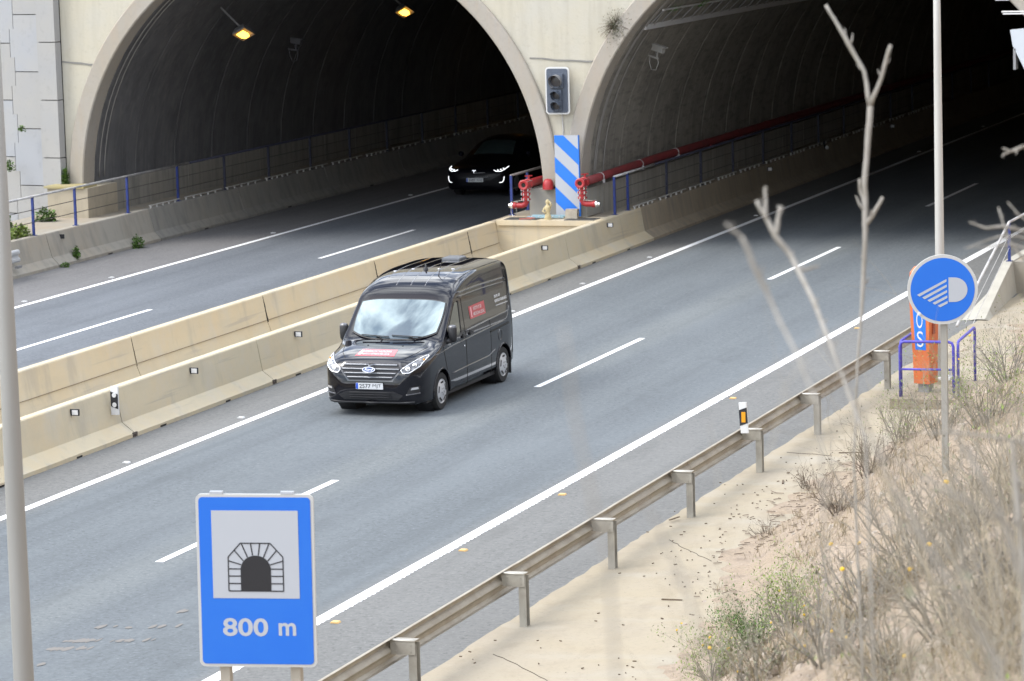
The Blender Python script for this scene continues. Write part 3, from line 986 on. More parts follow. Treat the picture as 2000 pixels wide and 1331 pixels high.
# ================================================================== GUARDRAIL
gr = thing('guardrail', (10.15, -8, 0), 'weathered steel guardrail on posts along the beige verge', 'guardrail')
WP = [(0.0, .155), (.045, .15), (.075, .115), (.075, .065), (.035, .03), (.015, 0), (.035, -.03), (.075, -.065), (.075, -.115), (.045, -.15), (0.0, -.155)]
prof = [(10.11 - a, 0.565 + b) for a, b in WP] + [(10.11 - a + .006, 0.565 + b) for a, b in WP[::-1]]
first = None
gy = [3.9 + 0.05 - 4.0 * k for k in range(-1, 12)]
y = 8.0 - 0.05
k = 0
while y > -48:
    if first is None:
        g = MB()
        g.along(prof, y - 4.03, y)
        first = g.build('beam', M_GALV, gr, auto=40)
    else:
        o = first.copy()
        COL.objects.link(o)
        o.parent = gr
        o.location = first.location + Vector((0.004 * (k % 2), -4 * k, 0))
    y -= 4
    k += 1
protos = None
for k in range(14):
    y = 7.5 - 3.9 * k if k > 1 else (7.4, 3.35)[k]
    y = [7.4, 3.6, -1.5, -5.15, -9.0, -12.8, -16.5, -20.4, -24.3, -28.2, -32.1, -36, -40, -44][k]
    if protos is None:
        protos = []
        g = MB()
        pr = [(-.05, -.06), (.05, -.06), (.05, -.054), (-.044, -.054), (-.044, .054), (.05, .054), (.05, .06), (-.05, .06)]
        g.prism(pr, (10.36, y, -0.1), (1, 0, 0), (0, 1, 0), (0, 0, 1), 0.76)
        protos.append(g.build('post', M_GALVP, gr))
        g = MB()
        g.box(10.09, 10.40, y - .075, y + .075, 0.693, 0.70)
        g.box(10.09, 10.40, y - .075, y - .069, 0.53, 0.693)
        g.box(10.09, 10.31, y + .069, y + .075, 0.53, 0.693)
        g.box(10.115, 10.12, y - .069, y + .069, 0.53, 0.693)
        for bx_, bz_ in ((10.16, .65), (10.16, .57), (10.34, .65), (10.34, .57)):
            g.cyl((bx_, y - .083, bz_), (bx_, y - .074, bz_), 0.012, 6)
        protos.append(g.build('spacer', M_GALVP, gr))
        g = MB()
        g.tube([(10.09, y - .072, .700), (10.40, y - .072, .700)], .016, 8)
        protos.append(g.build('spacer_lip', mat('highlight_steel', (.50, .48, .43), .45, metal=.3), gr, smooth=True))  # lighter steel than the spacer: top edge highlight put into the colour
        y00 = y
    else:
        for p_ in protos:
            o = p_.copy()
            COL.objects.link(o)
            o.parent = gr
            o.location = p_.location + Vector((0, y - y00, 0))
# amber delineator standing on the guardrail
t = thing('delineator', (10.2, -5.5, 0.7), 'white post with amber reflector standing on the guardrail', 'delineator')
g = MB()
g.obox((10.22, -5.55, 0.94), (1, 0, 0.06), (0, 1, 0), (-.06, 0, 1), .062, .018, .245)
g.build('post', M_WHITE, t)
g = MB()
g.prism([(-.066, -.125), (.066, -.085), (.066, .165), (-.066, .125)], (10.22, -5.57, 0.94), (1, 0, .06), (-.06, 0, 1), (0, -1, 0), 0.004)
g.build('band', M_BLACK, t)
g = MB()
g.box(10.19, 10.255, -5.582, -5.574, 0.87, 1.035)
g.build('reflector', M_YEL, t)
# guardrail end on the far left barrier
t = thing('guardrail_end', (-14.5, 16, 0), 'grey guardrail end bolted to the outer barrier at the left', 'guardrail end')
g = MB()
prof = [(-14.62 + a, 0.55 + b) for a, b in WP] + [(-14.62 + a - .006, 0.55 + b) for a, b in WP[::-1]]
g.along(prof, 4, 17.5)
g.build('beam', mat('bright_galvanised', (0.55, 0.56, 0.57), 0.45, metal=.4), t, auto=40)
g = MB()
g.obox((-14.58, 17.45, 0.28), (1, 0, 0), (0, 1, 0), (0, 0, 1), .04, .12, .03)
g.build('bracket', M_GREY, t)

# ================================================================== HANDRAILS
def handrail(name_label, x, ys_, zb, h, bars, post_r=0.03, top_m=M_RAILW, post_m=M_RAILB, extra=None):
    t = thing('handrail', (x, ys_[0], zb), name_label, 'handrail')
    for y in ys_:
        g = MB()
        g.box(x - post_r, x + post_r, y - post_r * .8, y + post_r * .8, zb - .05, zb + h)
        g.box(x - post_r * 2.2, x + post_r * 2.2, y - post_r * 2.2, y + post_r * 2.2, zb, zb + .012)
        g.build('post', post_m if y < 28 else M_RAIL_SHADE, t)  # posts deeper in take the colour with shade painted in
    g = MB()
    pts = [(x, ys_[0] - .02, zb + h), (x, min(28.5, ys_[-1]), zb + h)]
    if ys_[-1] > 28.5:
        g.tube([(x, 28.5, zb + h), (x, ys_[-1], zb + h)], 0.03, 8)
        g.build('top_rail', M_RAIL_SHADE, t, smooth=True)
        g = MB()
    if extra:
        pts = extra + pts
    g.tube(pts, 0.03, 8)
    g.build('top_rail', top_m, t, smooth=True)
    for b in bars:
        g = MB()
        g.tube([(x, ys_[0], zb + b), (x, ys_[-1], zb + b)], 0.010, 5)
        g.build('cable', M_CABLE, t)
    return t


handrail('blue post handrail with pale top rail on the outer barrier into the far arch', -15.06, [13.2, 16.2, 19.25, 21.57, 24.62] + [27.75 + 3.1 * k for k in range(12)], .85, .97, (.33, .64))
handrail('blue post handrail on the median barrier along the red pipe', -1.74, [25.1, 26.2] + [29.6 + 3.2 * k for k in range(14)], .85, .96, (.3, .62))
handrail('blue handrail on the nose platform left of the hydrant', -4.42, [24.9, 26.15, 29.2, 32.2, 35.2], .85, 1.0, (.34, .66), top_m=mat('handrail_bare', (.22, .2, .19), .5))
t = handrail('handrail with long white rail dropping to the verge beside the sloping barrier end', 9.85, [17.35, 20.3, 23.4, 26.5], .72, .86, (.3, .58), extra=[(10.35, 9.6, .35), (10.05, 13.6, .92)])
g = MB()
g.tube([(10.3, 10.6, .25), (9.85, 17.35, 1.3)], .008, 4)
g.tube([(10.25, 11.6, .12), (9.85, 17.35, 1.02)], .008, 4)
g.build('cable', M_RAILW, t)


# low white ladder-like rails on the barrier tops inside the tunnels
def ladder_rail(x, y0, y1, label):
    t = thing('cable_guide', (x, y0, .85), label, 'cable guide')
    g = MB()
    y = y0
    k = 0
    while y < y1:
        ln = 2.4 if k % 3 else 1.9
        g.box(x - .02, x + .02, y, y + ln, .915, .935)
        for q in range(5):
            g.box(x - .012, x + .03, y + .05 + q * ln / 5, y + .08 + q * ln / 5, .85, .916)
        y += ln + .35
        k += 1
    g.build('rail', mat('dusty_white', (0.42, 0.41, 0.38), .6), t)


ladder_rail(-1.66, 26.4, 60, 'low white perforated cable guide on the barrier top in the right arch')
ladder_rail(-15.0, 25.8, 56, 'low white perforated cable guide on the barrier top in the far arch')

# ================================================================== NOSE: STRIPED BOARD, SIGNAL, HYDRANTS
t = thing('chevron_board', (-2.68, 24.2, .86), 'tall board with slanted blue and white stripes at the tunnel nose', 'sign board')
bw, bh, bo = 0.62, 2.03, Vector((-2.99, 24.18, 0.90))
g = MB()
g.box(bo.x, bo.x + bw, 24.19, 24.23, bo.z, bo.z + bh)
g.build('panel', M_SIGNW, t)
period = bw * 0.0 + 0.81
for k in range(-1, 5):
    # blue band: left edge from zl0 to zl1, falling to the right with slope -1.0
    zl0 = bh - 0.167 - k * 0.755
    zl1 = zl0 + 0.385
    poly = []
    sl_ = 0.93
    raw = [(0, zl0), (0, zl1), (bw, zl1 - sl_ * bw), (bw, zl0 - sl_ * bw)]

    def clipz(poly, lim, keep_below):
        outp = []
        for i in range(len(poly)):
            a, b = poly[i], poly[(i + 1) % len(poly)]
            ia = (a[1] <= lim) if keep_below else (a[1] >= lim)
            ib = (b[1] <= lim) if keep_below else (b[1] >= lim)
            if ia:
                outp.append(a)
            if ia != ib:
                q = (lim - a[1]) / (b[1] - a[1])
                outp.append((a[0] + (b[0] - a[0]) * q, lim))
        return outp
    p1 = clipz(raw, bh, True)
    p1 = clipz(p1, 0, False) if len(p1) > 2 else []
    if len(p1) > 2:
        g = MB()
        g.prism(p1, (bo.x, 24.187, bo.z), (1, 0, 0), (0, 0, 1), (0, -1, 0), .003)
        g.build('stripe', M_BLUE2, t)
g = MB()
g.box(bo.x + bw + .001, bo.x + bw + .02, 24.185, 24.25, bo.z, bo.z + bh)
g.build('edge', M_BLUE2, t)

t = thing('traffic_light', (-2.95, 24.4, 3.4), 'unlit traffic signal with white bordered backboard on the portal pier', 'traffic light')


def rrect(w_, h_, r, n=5):
    pts = []
    for cx, cz, a0 in ((w_ / 2 - r, h_ / 2 - r, 0), (-w_ / 2 + r, h_ / 2 - r, 90), (-w_ / 2 + r, -h_ / 2 + r, 180), (w_ / 2 - r, -h_ / 2 + r, 270)):
        for k in range(n + 1):
            a = R(a0 + 90 * k / n)
            pts.append((cx + r * math.cos(a), cz + r * math.sin(a)))
    return pts


tc_ = Vector((-2.945, 24.40, 4.03))
g = MB()
g.prism(rrect(.63, 1.18, .09), tc_, (1, 0, 0), (0, 0, 1), (0, 1, 0), .03)
g.build('border', M_WHITE, t)
g = MB()
g.prism(rrect(.555, 1.105, .06), tc_ + Vector((0, -.004, 0)), (1, 0, 0), (0, 0, 1), (0, -1, 0), .012)
g.build('backboard', M_TL, t)
for dz, r, hw in ((.25, .158, .175), (-.10, .112, .13), (-.36, .112, .13)):
    g = MB()
    g.box(tc_.x - hw, tc_.x + hw, 24.30, 24.386, tc_.z + dz - r - .02, tc_.z + dz + r + .02)
    hs = g.build('housing', M_TL, t)
    g = MB()
    g.lathe((tc_.x, 24.296, tc_.z + dz), (0, -1, 0), [(0, 0.012), (r * .6, .01), (r * .92, 0)], 18)
    g.build('lens', M_TLG, hs, smooth=True)
    g = MB()
    rows = []
    for k in range(25):
        a = R(-70 + 320 * k / 24)
        d = .20 if 20 < (-70 + 320 * k / 24) < 160 else .13
        rows.append([(tc_.x + r * math.cos(a), 24.30, tc_.z + dz + r * math.sin(a)), (tc_.x + r * 1.02 * math.cos(a), 24.30 - d, tc_.z + dz - .015 + r * 1.02 * math.sin(a))])
    g.grid(rows)
    g.build('visor', M_GREY if dz > 0 else M_TL, hs, smooth=True)
g = MB()
g.tube([(-2.9, 24.58, 3.44), (-2.88, 24.575, 3.1), (-2.88, 24.57, 2.5)], .014, 6)
tag(g.build('signal_cable', M_RAILW), 'pale cable below the traffic signal down to the striped board', 'cable')


def hydrant(xm, ym, zm, sgn, label, back):
    """valve body facing the camera with a drop pipe and a side coupling"""
    t = thing('fire_hydrant', (xm, ym, .86), label, 'fire hydrant')
    g = MB()
    g.lathe((xm, ym, zm), (0, 1, 0), [(.06, .03), (.06, 0), (.105, -.015), (.13, 0.0), (.13, .10), (.115, .11), (.115, .30), (.13, .31), (.13, .40), (.105, .41), (.105, back)], 16)
    g.build('valve_body', M_RED, t, auto=40)
    g = MB()
    g.lathe((xm, ym + .02, zm), (0, -1, 0), [(.061, 0), (0, 0)], 12)
    g.build('bore', M_DARK, t)
    yd = ym + .18
    g = MB()
    zz = zm
    pts = [(xm, yd, zz), (xm, yd, zz - .30), (xm, yd, zz - .44), (xm + sgn * .03, yd, zz - .50), (xm + sgn * .10, yd, zz - .53), (xm + sgn * .32, yd, zz - .53)]
    g.tube(pts, [.09, .09, .076, .074, .072, .068], 12)
    for z in (zz - .13, zz - .24, zz - .37):
        g.cyl((xm, yd, z - .018), (xm, yd, z + .018), .118, 14)
    g.cyl((xm + sgn * .26, yd, zz - .53), (xm + sgn * .34, yd, zz - .53), .085, 12)
    g.build('drop_pipe', M_RED, t, auto=40)
    g = MB()
    for z in (zz - .13, zz - .24, zz - .37):
        for q in range(6):
            a = q * math.pi / 3 + .3
            g.cyl((xm + .112 * math.cos(a), yd + .112 * math.sin(a), z - .035), (xm + .112 * math.cos(a), yd + .112 * math.sin(a), z + .035), .018, 5)
    for q in range(4):
        g.cyl((xm + .13 * math.cos(q * 1.57 + .7), ym + .05, zm + .13 * math.sin(q * 1.57 + .7)), (xm + .13 * math.cos(q * 1.57 + .7), ym + .36, zm + .13 * math.sin(q * 1.57 + .7)), .012, 5)
    stuff(g.build('bolts', M_CHROME, t))
    g = MB()
    xe = xm + sgn * .34
    g.lathe((xe, yd, zz - .53), (sgn, 0, 0), [(.06, 0), (.08, .01), (.08, .06), (.055, .07), (.05, .12), (0, .12)], 12)
    g.cyl((xe + sgn * .03, yd, zz - .53), (xe + sgn * .03, yd - .05, zz - .42), .022, 6)
    g.build('coupling', M_CHROME, t, auto=40)
    g = MB()
    g.tube([(xe - sgn * .12, yd - .03, zz - .45), (xe - sgn * .02, yd - .06, zz - .43), (xe - sgn * .34, yd - .08, zz - .38)] if sgn < 0 else [(xe - .05, yd - .05, zz - .44), (xe - .35, yd - .06, zz - .42)], .011, 5)
    g.build('lever', M_CHROME, t)
    if sgn < 0:
        g = MB()
        g.tube([(xe + .02 + .12 * math.cos(a) * .6, yd - .05, zz - .66 + .14 * math.sin(a)) for a in np.linspace(0, 6.28, 14)], .007, 4)
        g.build('chain', M_CHROME, t)
    g = MB()
    g.cyl((xm + .02, ym + .36, zm + .11), (xm + .02, ym + .36, zm + .2), .03, 8)
    g.obox((xm + .02, ym + .36, zm + .2), (.7, .7, 0), (-.7, .7, 0), (0, 0, 1), .10, .015, .015)
    g.build('handwheel', M_RED, t)
    return t


hydrant(-3.76, 23.95, 1.70, -1, 'red fire hydrant valve left of the striped board with hanging chain', 1.4)
hydrant(-2.20, 23.74, 1.77, 1, 'red fire hydrant valve right of the striped board on the long pipe', .6)
g = MB()
g.lathe((-3.24, 24.35, 1.56), (0, 0, 1), [(.14, 0), (.14, .12), (.125, .19), (.085, .25), (0, .27)], 16)
tag(g.build('pipe_cap', M_RED, smooth=True), 'rounded red pipe cap on the grey pier base left of the striped board', 'pipe cap')
t = thing('fire_main', (-2.15, 24.3, 1.8), 'long red fire main pipe running along the right arch wall', 'pipe')
g = MB()
g.tube([(-2.20, 24.2, 1.77), (-2.16, 26.2, 1.80), (-2.08, 30, 1.86)] + [(-2.06, 30 + 5 * k, 1.86) for k in range(1, 14)], .108, 14)
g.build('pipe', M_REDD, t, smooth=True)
for k in range(16):
    y = 25.3 + 3.1 * k
    xx = float(np.interp(y, [24.2, 26.2, 30], [-2.20, -2.16, -2.07]))
    zz = float(np.interp(y, [24.2, 26.2, 30], [1.77, 1.80, 1.86]))
    g = MB()
    g.lathe((xx, y, zz), (0, 1, 0), [(.109, -.02), (.118, -.02), (.118, .02), (.109, .02)], 14)
    g.box(xx + .08, xx + .13, y - .02, y + .02, zz - .15, zz - .05)
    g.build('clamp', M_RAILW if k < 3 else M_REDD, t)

# things lying on the nose platform
def grate(cx, cy, wx, wy, rot, label):
    t = thing('drain_grate', (cx, cy, .862), label, 'grate', 'grates on the nose platform')
    c, s_ = math.cos(rot), math.sin(rot)
    ex, ey = Vector((c, s_, 0)), Vector((-s_, c, 0))
    g = MB()
    o = Vector((cx, cy, .869))
    for q in (-1, 1):
        g.obox(o + ey * (q * wy / 2), ex, ey, (0, 0, 1), wx / 2, .012, .007)
        g.obox(o + ex * (q * wx / 2), ex, ey, (0, 0, 1), .012, wy / 2, .007)
    g.build('frame', M_GRATE, t)
    n = int(wx / .045)
    for i in range(n):
        g = MB()
        g.obox(o + ex * (-wx / 2 + (i + .5) * wx / n), ex, ey, (0, 0, 1), .010, wy / 2 - .012, .006)
        g.build('bar', M_GRATE, t)
    g = MB()
    g.obox(o - Vector((0, 0, .0075)), ex, ey, (0, 0, 1), wx / 2, wy / 2, .001)
    g.build('pit', M_DARK, t)


grate(-3.75, 23.85, .85, .5, 0, 'dark steel grate left of the little figurine')
grate(-2.2, 23.85, .75, .55, 0, 'dark steel grate right of the stone block under the striped board')
t = thing('figurine', (-3.05, 23.72, .9), 'small ochre standing figurine before the striped board', 'figurine')
g = MB()
g.lathe((-3.05, 23.72, .87), (0, 0, 1), [(.07, 0), (.085, .02), (.08, .10), (.06, .14), (.055, .20), (.085, .27), (.075, .33), (.04, .36), (.035, .38), (0.055, .42), (.05, .47), (.02, .50), (0, .505)], 12)
g.build('body', M_BONE, t, smooth=True)
g = MB()
g.tube([(-3.12, 23.70, 1.17), (-3.16, 23.66, 1.08), (-3.08, 23.63, 1.04)], .024, 6)
g.tube([(-2.98, 23.70, 1.17), (-2.94, 23.68, 1.24), (-2.98, 23.66, 1.33)], .022, 6)
g.build('arms', M_BONE, t, smooth=True)
g = MB()
g.lathe((-3.05, 23.72, .862), (0, 0, 1), [(0.10, 0), (.10, .03), (.07, .035)], 12)
g.build('base', M_BONE, t)
t = thing('folded_ladder', (-3.3, 23.98, .87), 'pale blue plastic rails lying on the platform behind the figurine', 'ladder')
for dy, dz in ((0, 0), (.12, .03)):
    g = MB()
    g.obox((-3.2 + dy, 23.96 + dy * .6, .90 + dz), (1, 0.02, 0), (-.02, 1, 0), (0, 0, 1), .48, .03, .02)
    g.build('rail', M_AQUA, t)
for q in range(5):
    g = MB()
    g.obox((-3.55 + q * .18, 23.99, .915), (1, 0, 0), (0, 1, 0), (0, 0, 1), .012, .07, .012)
    g.build('rung', M_WHITE, t)
t = thing('stone_block', (-2.62, 23.9, .86), 'rough grey stone block leaning on the foot of the striped board', 'stone block')
g = MB()
random.seed(5)
rows = []
for z in (0, .07, .14, .21, .24):
    rows.append([(-2.50 + a * .155 * (1 + random.uniform(-.05, .05)), 23.98 + b * .08, .863 + z + random.uniform(0, .012)) for a, b in ((-1, -1), (0, -1.1), (1, -1), (1, 1), (0, 1), (-1, 1))])
g.grid(rows, closed=True)
g.f += [tuple(range(6)), tuple(range(24, 30))]
g.m += [0, 0]
g.build('block', mat('block_stone', (.36, .32, .26), .9, bump=(30, .7, .02), var=[(9, .5, (.26, .23, .19), .45, .6)]), t)
g = MB()
g.obox((-3.62, 23.66, .88), (.9, .2, 0), (-.2, .9, 0), (0, 0, 1), .17, .05, .018)
g.obox((-3.5, 23.72, .905), (.8, -.3, 0), (.3, .8, 0), (0, 0, 1), .14, .03, .01)
tag(g.build('broken_brick', M_CLAY), 'flat broken red clay piece on the left grate', 'brick')

# ================================================================== TUNNEL FITTINGS
def luminaire(x, y, z, wall, label):
    t = thing('tunnel_lamp', (x, y, z), label, 'lamp', 'sodium lamps along the tunnels')
    ax = Vector((.78, -.30, -.45)).normalized() if wall < 0 else Vector((-.78, -.3, -.45)).normalized()
    ey = Vector((ax.z, 0, -ax.x)).normalized()
    ez = ax.cross(ey).normalized()
    # housing: tapered box facing down into the road
    ex = Vector((0, 1, 0))
    nrm = Vector((0.42 * (1 if wall < 0 else -1), -0.42, -0.80)).normalized()
    u = ex.cross(nrm).normalized()
    v = nrm.cross(u).normalized()
    c = Vector((x, y, z))
    g = MB()
    poly = lambda a, b: [(-a, -b), (a, -b), (a, b), (-a, b)]
    g.grid([[c + u * p + v * q + nrm * h for p, q in poly(a, b)] for a, b, h in ((.12, .10, -.26), (.16, .16, -.20), (.20, .26, -.06), (.20, .26, 0.0))], closed=True)
    g.f += [(0, 1, 2, 3)]
    g.m += [0]
    g.build('housing', M_GREY, t)
    g = MB()
    g.prism([(-.11, -.20), (.11, -.20), (.12, .04), (.07, .17), (-.07, .17), (-.12, .04)], c + nrm * .002, u, v, nrm, .03)
    g.build('lens', M_SODIUM, t)
    g = MB()
    d = Vector((x - (XR if wall < 0 else XL) if wall < 0 else x - XL, 0, z - ZC)).normalized()
    g.cyl(c - nrm * .2, c - nrm * .2 + d * 1.0, .03, 6)
    g.build('bracket', M_GREY, t)


for k in range(5):
    luminaire(-13.75, 29.6 + 12.2 * k, 5.25, -1, ['glowing yellow lamp nearest the mouth of the far arch', 'glowing orange lamp further inside at the top of the far arch', 'glowing lamp third from the mouth of the far arch', 'glowing lamp fourth from the mouth of the far arch', 'glowing lamp deepest in the far arch'][k])
for k in range(3):
    luminaire(8.2, 40 + 14 * k, 5.9, 1, ['glowing lamp high at the outer side of the right arch nearest the mouth', 'glowing lamp high in the middle of the right arch', 'glowing lamp high deepest in the right arch'][k])


def cctv(c, d, label, m):
    t = thing('security_camera', c, label, 'camera')
    c, d = Vector(c), Vector(d).normalized()
    u = d.cross(Vector((0, 0, 1))).normalized()
    v = u.cross(d)
    g = MB()
    g.obox(c, d, u, v, .17, .065, .07)
    g.obox(c + v * .085 + d * .03, d, u, v, .21, .08, .012)
    g.build('housing', m, t)
    g = MB()
    g.obox(c - v * .15, d, u, v, .02, .02, .09)
    g.obox(c - v * .24 - d * .1, d, u, v, .16, .022, .022)
    g.build('bracket', m, t)
    g = MB()
    q = c - v * .24 - d * .22
    g.tube([q, q - v * .18 + d * .02, q - v * .33 + d * .12, q - v * .30 + d * .26, q - v * .1 + d * .3, c - d * .1 - v * .05], .012, 5)
    g.build('cable', m, t, smooth=True)


cctv((-0.82, 26.15, 4.95), (.9, -.35, -.25), 'pale security camera on a bracket inside the right arch', mat('camera_grey', (.22, .215, .2), .5))
cctv((-13.0, 31.5, 4.95), (.9, -.2, -.1), 'dim security camera right of the first lamp in the far arch', mat('camera_dark', (.045, .045, .05), .6))  # much darker grey than the other camera

# cable tray along the lining
t = thing('cable_tray', (-.9, 25.7, 5.6), 'grey cable tray with looped cables on the right arch lining', 'cable tray')
g = MB()
g.box(-1.04, -.96, 25.6, 70, 5.46, 5.60)
g.box(-.62, -.57, 25.9, 70, 5.92, 5.96)
g.build('side_rail', mat('tray_steel', (.8, .81, .83), .45, metal=.5), t)
for k in range(22):
    y = 26.0 + .9 * k
    g = MB()
    g.tube([(-1.0, y, 5.56), (-.6, y, 5.94)], .02, 5)
    g.obox((-1.0, y, 5.61), (1, 0, 0), (0, 1, 0), (0, 0, 1), .05, .05, .03)
    g.build('rung', M_GREY, t)
for k in range(9):
    y = 26.0 + 1.75 * k
    g = MB()
    g.tube([(-1.0 + .2 * math.sin(a * 1.2), y + .10 * a, 5.56 + .42 * math.sin(a)) for a in np.linspace(0, math.pi * .95, 10)], .03, 6)
    g.build('cable', mat('grey_cable', (.55, .55, .57), .5), t, smooth=True)
g = MB()
g.obox((-1.05, 25.75, 5.62), (1, 0, 0), (0, 1, 0), (0, 0, 1), .03, .22, .02)
g.build('end_bracket', M_WHITE, t)

# white box and brackets on the right side of the portal
t = thing('portal_box', (8.85, 24.2, 5.1), 'white equipment box at the right end of the arch', 'equipment box')
g = MB()
g.prism([(-.36, .42), (.6, .5), (.6, -.62), (.02, -.60), (-.30, 0.05)], (8.93, 24.0, 5.02), (1, 0, 0), (0, 0, 1), (0, 1, 0), .3)
g.build('case', mat('box_white', (.45, .48, .52), .4), t)
g = MB()
g.box(8.64, 8.7, 24.0, 24.3, 4.5, 5.0)
g.build('bracket', M_GREY, t)
t = thing('steel_bracket', (8.5, 24.2, 5.86), 'pair of flat white bracket bars crossing the arch edge at the upper right', 'bracket')
g = MB()
g.box(8.33, 9.6, 24.2, 24.28, 5.85, 5.885)
g.build('bar', M_WHITE, t)
g = MB()
g.box(8.36, 9.6, 24.2, 24.28, 5.80, 5.832)
g.build('bar', M_WHITE, t)
g = MB()
g.obox((8.30, 24.45, 6.16), (1, 0, 0), (0, 1, 0), (0, 0, 1), .16, .05, .035)
tag(g.build('sign_corner', M_WHITE), 'white plate corner at the top of the right arch edge', 'plate')

# ================================================================== SIGNS
def sign_frame(px, py, t_, yaw, tilt=0.0):
    c = at(px, py, t_)
    ex = Vector((math.cos(yaw), math.sin(yaw), -tilt)).normalized()
    ez = Vector((tilt * math.cos(yaw), tilt * math.sin(yaw), 1)).normalized()
    n = ex.cross(ez).normalized()           # towards the camera side
    return c, ex, ez, n


c, ex, ez, nn = sign_frame(500.5, 1135, 26.4, R(13), 0.012)
sg = thing('road_sign', (c.x, c.y, terr(c.x, c.y)), 'blue rectangular tunnel sign reading 800 m with a tunnel pictogram', 'road sign')
W2, H2 = .455, .672
g = MB()
g.prism(rrect(2 * W2, 2 * H2, .045), c - nn * .03, ex, ez, nn, .03)
g.build('panel', M_SIGNE, sg)
g = MB()
g.prism(rrect(2 * W2 - .045, 2 * H2 - .045, .03), c + nn * .001, ex, ez, nn, .003)
g.build('blue_face', M_BLUE, sg)


def flat(poly, h, m, nm, par=sg):
    g = MB()
    for p_ in (poly if isinstance(poly[0][0], (tuple, list)) else [poly]):
        g.prism(p_, c + nn * h, ex, ez, nn, .002)
    return g.build(nm, m, par)


flat([(-.335, -.135), (.335, -.135), (.335, .547), (-.335, .547)], .0045, M_SIGNW, 'white_field')


def seg(a, b, wd):
    d = (Vector(b) - Vector(a)).normalized()
    n_ = Vector((-d.y, d.x)) * wd / 2
    a, b = Vector(a), Vector(b)
    return [tuple(a - n_), tuple(b - n_), tuple(b + n_), tuple(a + n_)]


cx0, z0 = 0.0, -.078
ro = [(-.212, z0), (-.212, z0 + .265), (-.115, z0 + .372), (.115, z0 + .372), (.212, z0 + .265), (.212, z0)]
lw = .009
lines = [seg(a, b, lw) for a, b in zip(ro, ro[1:] + ro[:1])]
arc = [(.118 * math.cos(R(a)), z0 + .165 + .112 * math.sin(R(a))) for a in range(0, 181, 12)]
tun = [(.118, z0)] + arc + [(-.118, z0)]
for zq in (.058, .116, .172):
    for s_ in (-1, 1):
        lines.append(seg((s_ * .118, z0 + zq), (s_ * .212, z0 + zq), lw))
for a, b in [((.113, .205), (.212, .255 - .02)), ((.095, .235), (.165, .318)), ((.062, .262), (.108, .372)), ((.022, .277), (.036, .372)), ]:
    for s_ in (-1, 1):
        lines.append(seg((s_ * a[0], z0 + a[1]), (s_ * b[0], z0 + b[1]), lw))
flat(lines, .0068, M_BLACK, 'tunnel_outline')
flat(tun, .0072, M_BLACK, 'tunnel_mouth')
g = MB()
put_text(g, '800', lambda u, v: c + nn * .0055 + ex * (-.268 + .352 * u) + ez * (-.432 + .142 * v), .022)
g.build('lettering', M_SIGNW, sg, fixn=False)
g = MB()
put_text(g, 'm', lambda u, v: c + nn * .0055 + ex * (.165 + .135 * u) + ez * (-.425 + .100 * v), .022)
g.build('lettering', M_SIGNW, sg, fixn=False)
for s_ in (-1, 1):
    g = MB()
    o = c + ex * (s_ * .275) - nn * .075
    zb = terr(o.x, o.y) - .2
    g.box(o.x - .04, o.x + .04, o.y - .03, o.y + .03, zb, c.z + .62)
    g.build('post', mat('sign_post', (.33, .30, .25), .5, metal=.2), sg)
    g = MB()
    o2 = c + ex * (s_ * .275 - .02) + ez * (H2 + .008) - nn * .02
    g.obox(o2, ex, nn, ez, .05, .02, .012)
    g.build('clamp', M_SIGNW, sg)

c, ex, ez, nn = sign_frame(1841, 566, 44, R(17), 0.0)
rs = thing('road_sign', (c.x, c.y, terr(c.x, c.y)), 'round blue sign with white dipped headlight symbol on a pole', 'road sign')
RS = .447
circ_ = lambda r, n=48: [(r * math.cos(2 * math.pi * k / n), r * math.sin(2 * math.pi * k / n)) for k in range(n)]
g = MB()
g.prism(circ_(RS), c - nn * .035, ex, ez, nn, .04)
g.build('disc', M_SIGNE, rs)
flat(circ_(RS - .040), .0065, M_BLUE, 'blue_face', rs)
lamp = [(.085 - .01, .155), (.085 - .01, -.16)] + [(.15 + .165 * math.cos(R(a)), -.004 + .157 * math.sin(R(a))) for a in range(-88, 89, 11)]
flat(lamp, .0095, M_SIGNW, 'lamp_symbol', rs)
bars = []
for k in range(5):
    xa, za = -.325 + .065 * k + .0, -.060 - .036 * k
    xb, zb = .050 + .003 * k, .125 - .070 * k
    bars.append([(xa, za), (xa + .03, za - .022), (xb, zb - .022), (xb, zb + .010)])
flat(bars, .0095, M_SIGNW, 'light_rays', rs)
g = MB()
g.lathe(c + ex * (-.30) - ez * .305 + nn * .006, nn, [(.025, 0), (.022, .012), (0, .014)], 8)
g.build('bolt', M_WHITE, rs)
g = MB()
o = c - nn * .09 + ex * .02
g.box(o.x - .04, o.x + .04, o.y - .03, o.y + .03, terr(o.x, o.y) - .3, c.z + .3)
g.build('pole', mat('grey_pole', (.27, .26, .235), .5, metal=.2), rs)


# ================================================================== LAMP POSTS
M_LAMPG = mat('lamp_post_dull', (0.27, 0.265, 0.25), 0.5, metal=0.25, var=[((3, 3, 0.5), 0.4, (0.21, 0.205, 0.19), 0.45, 0.7)])


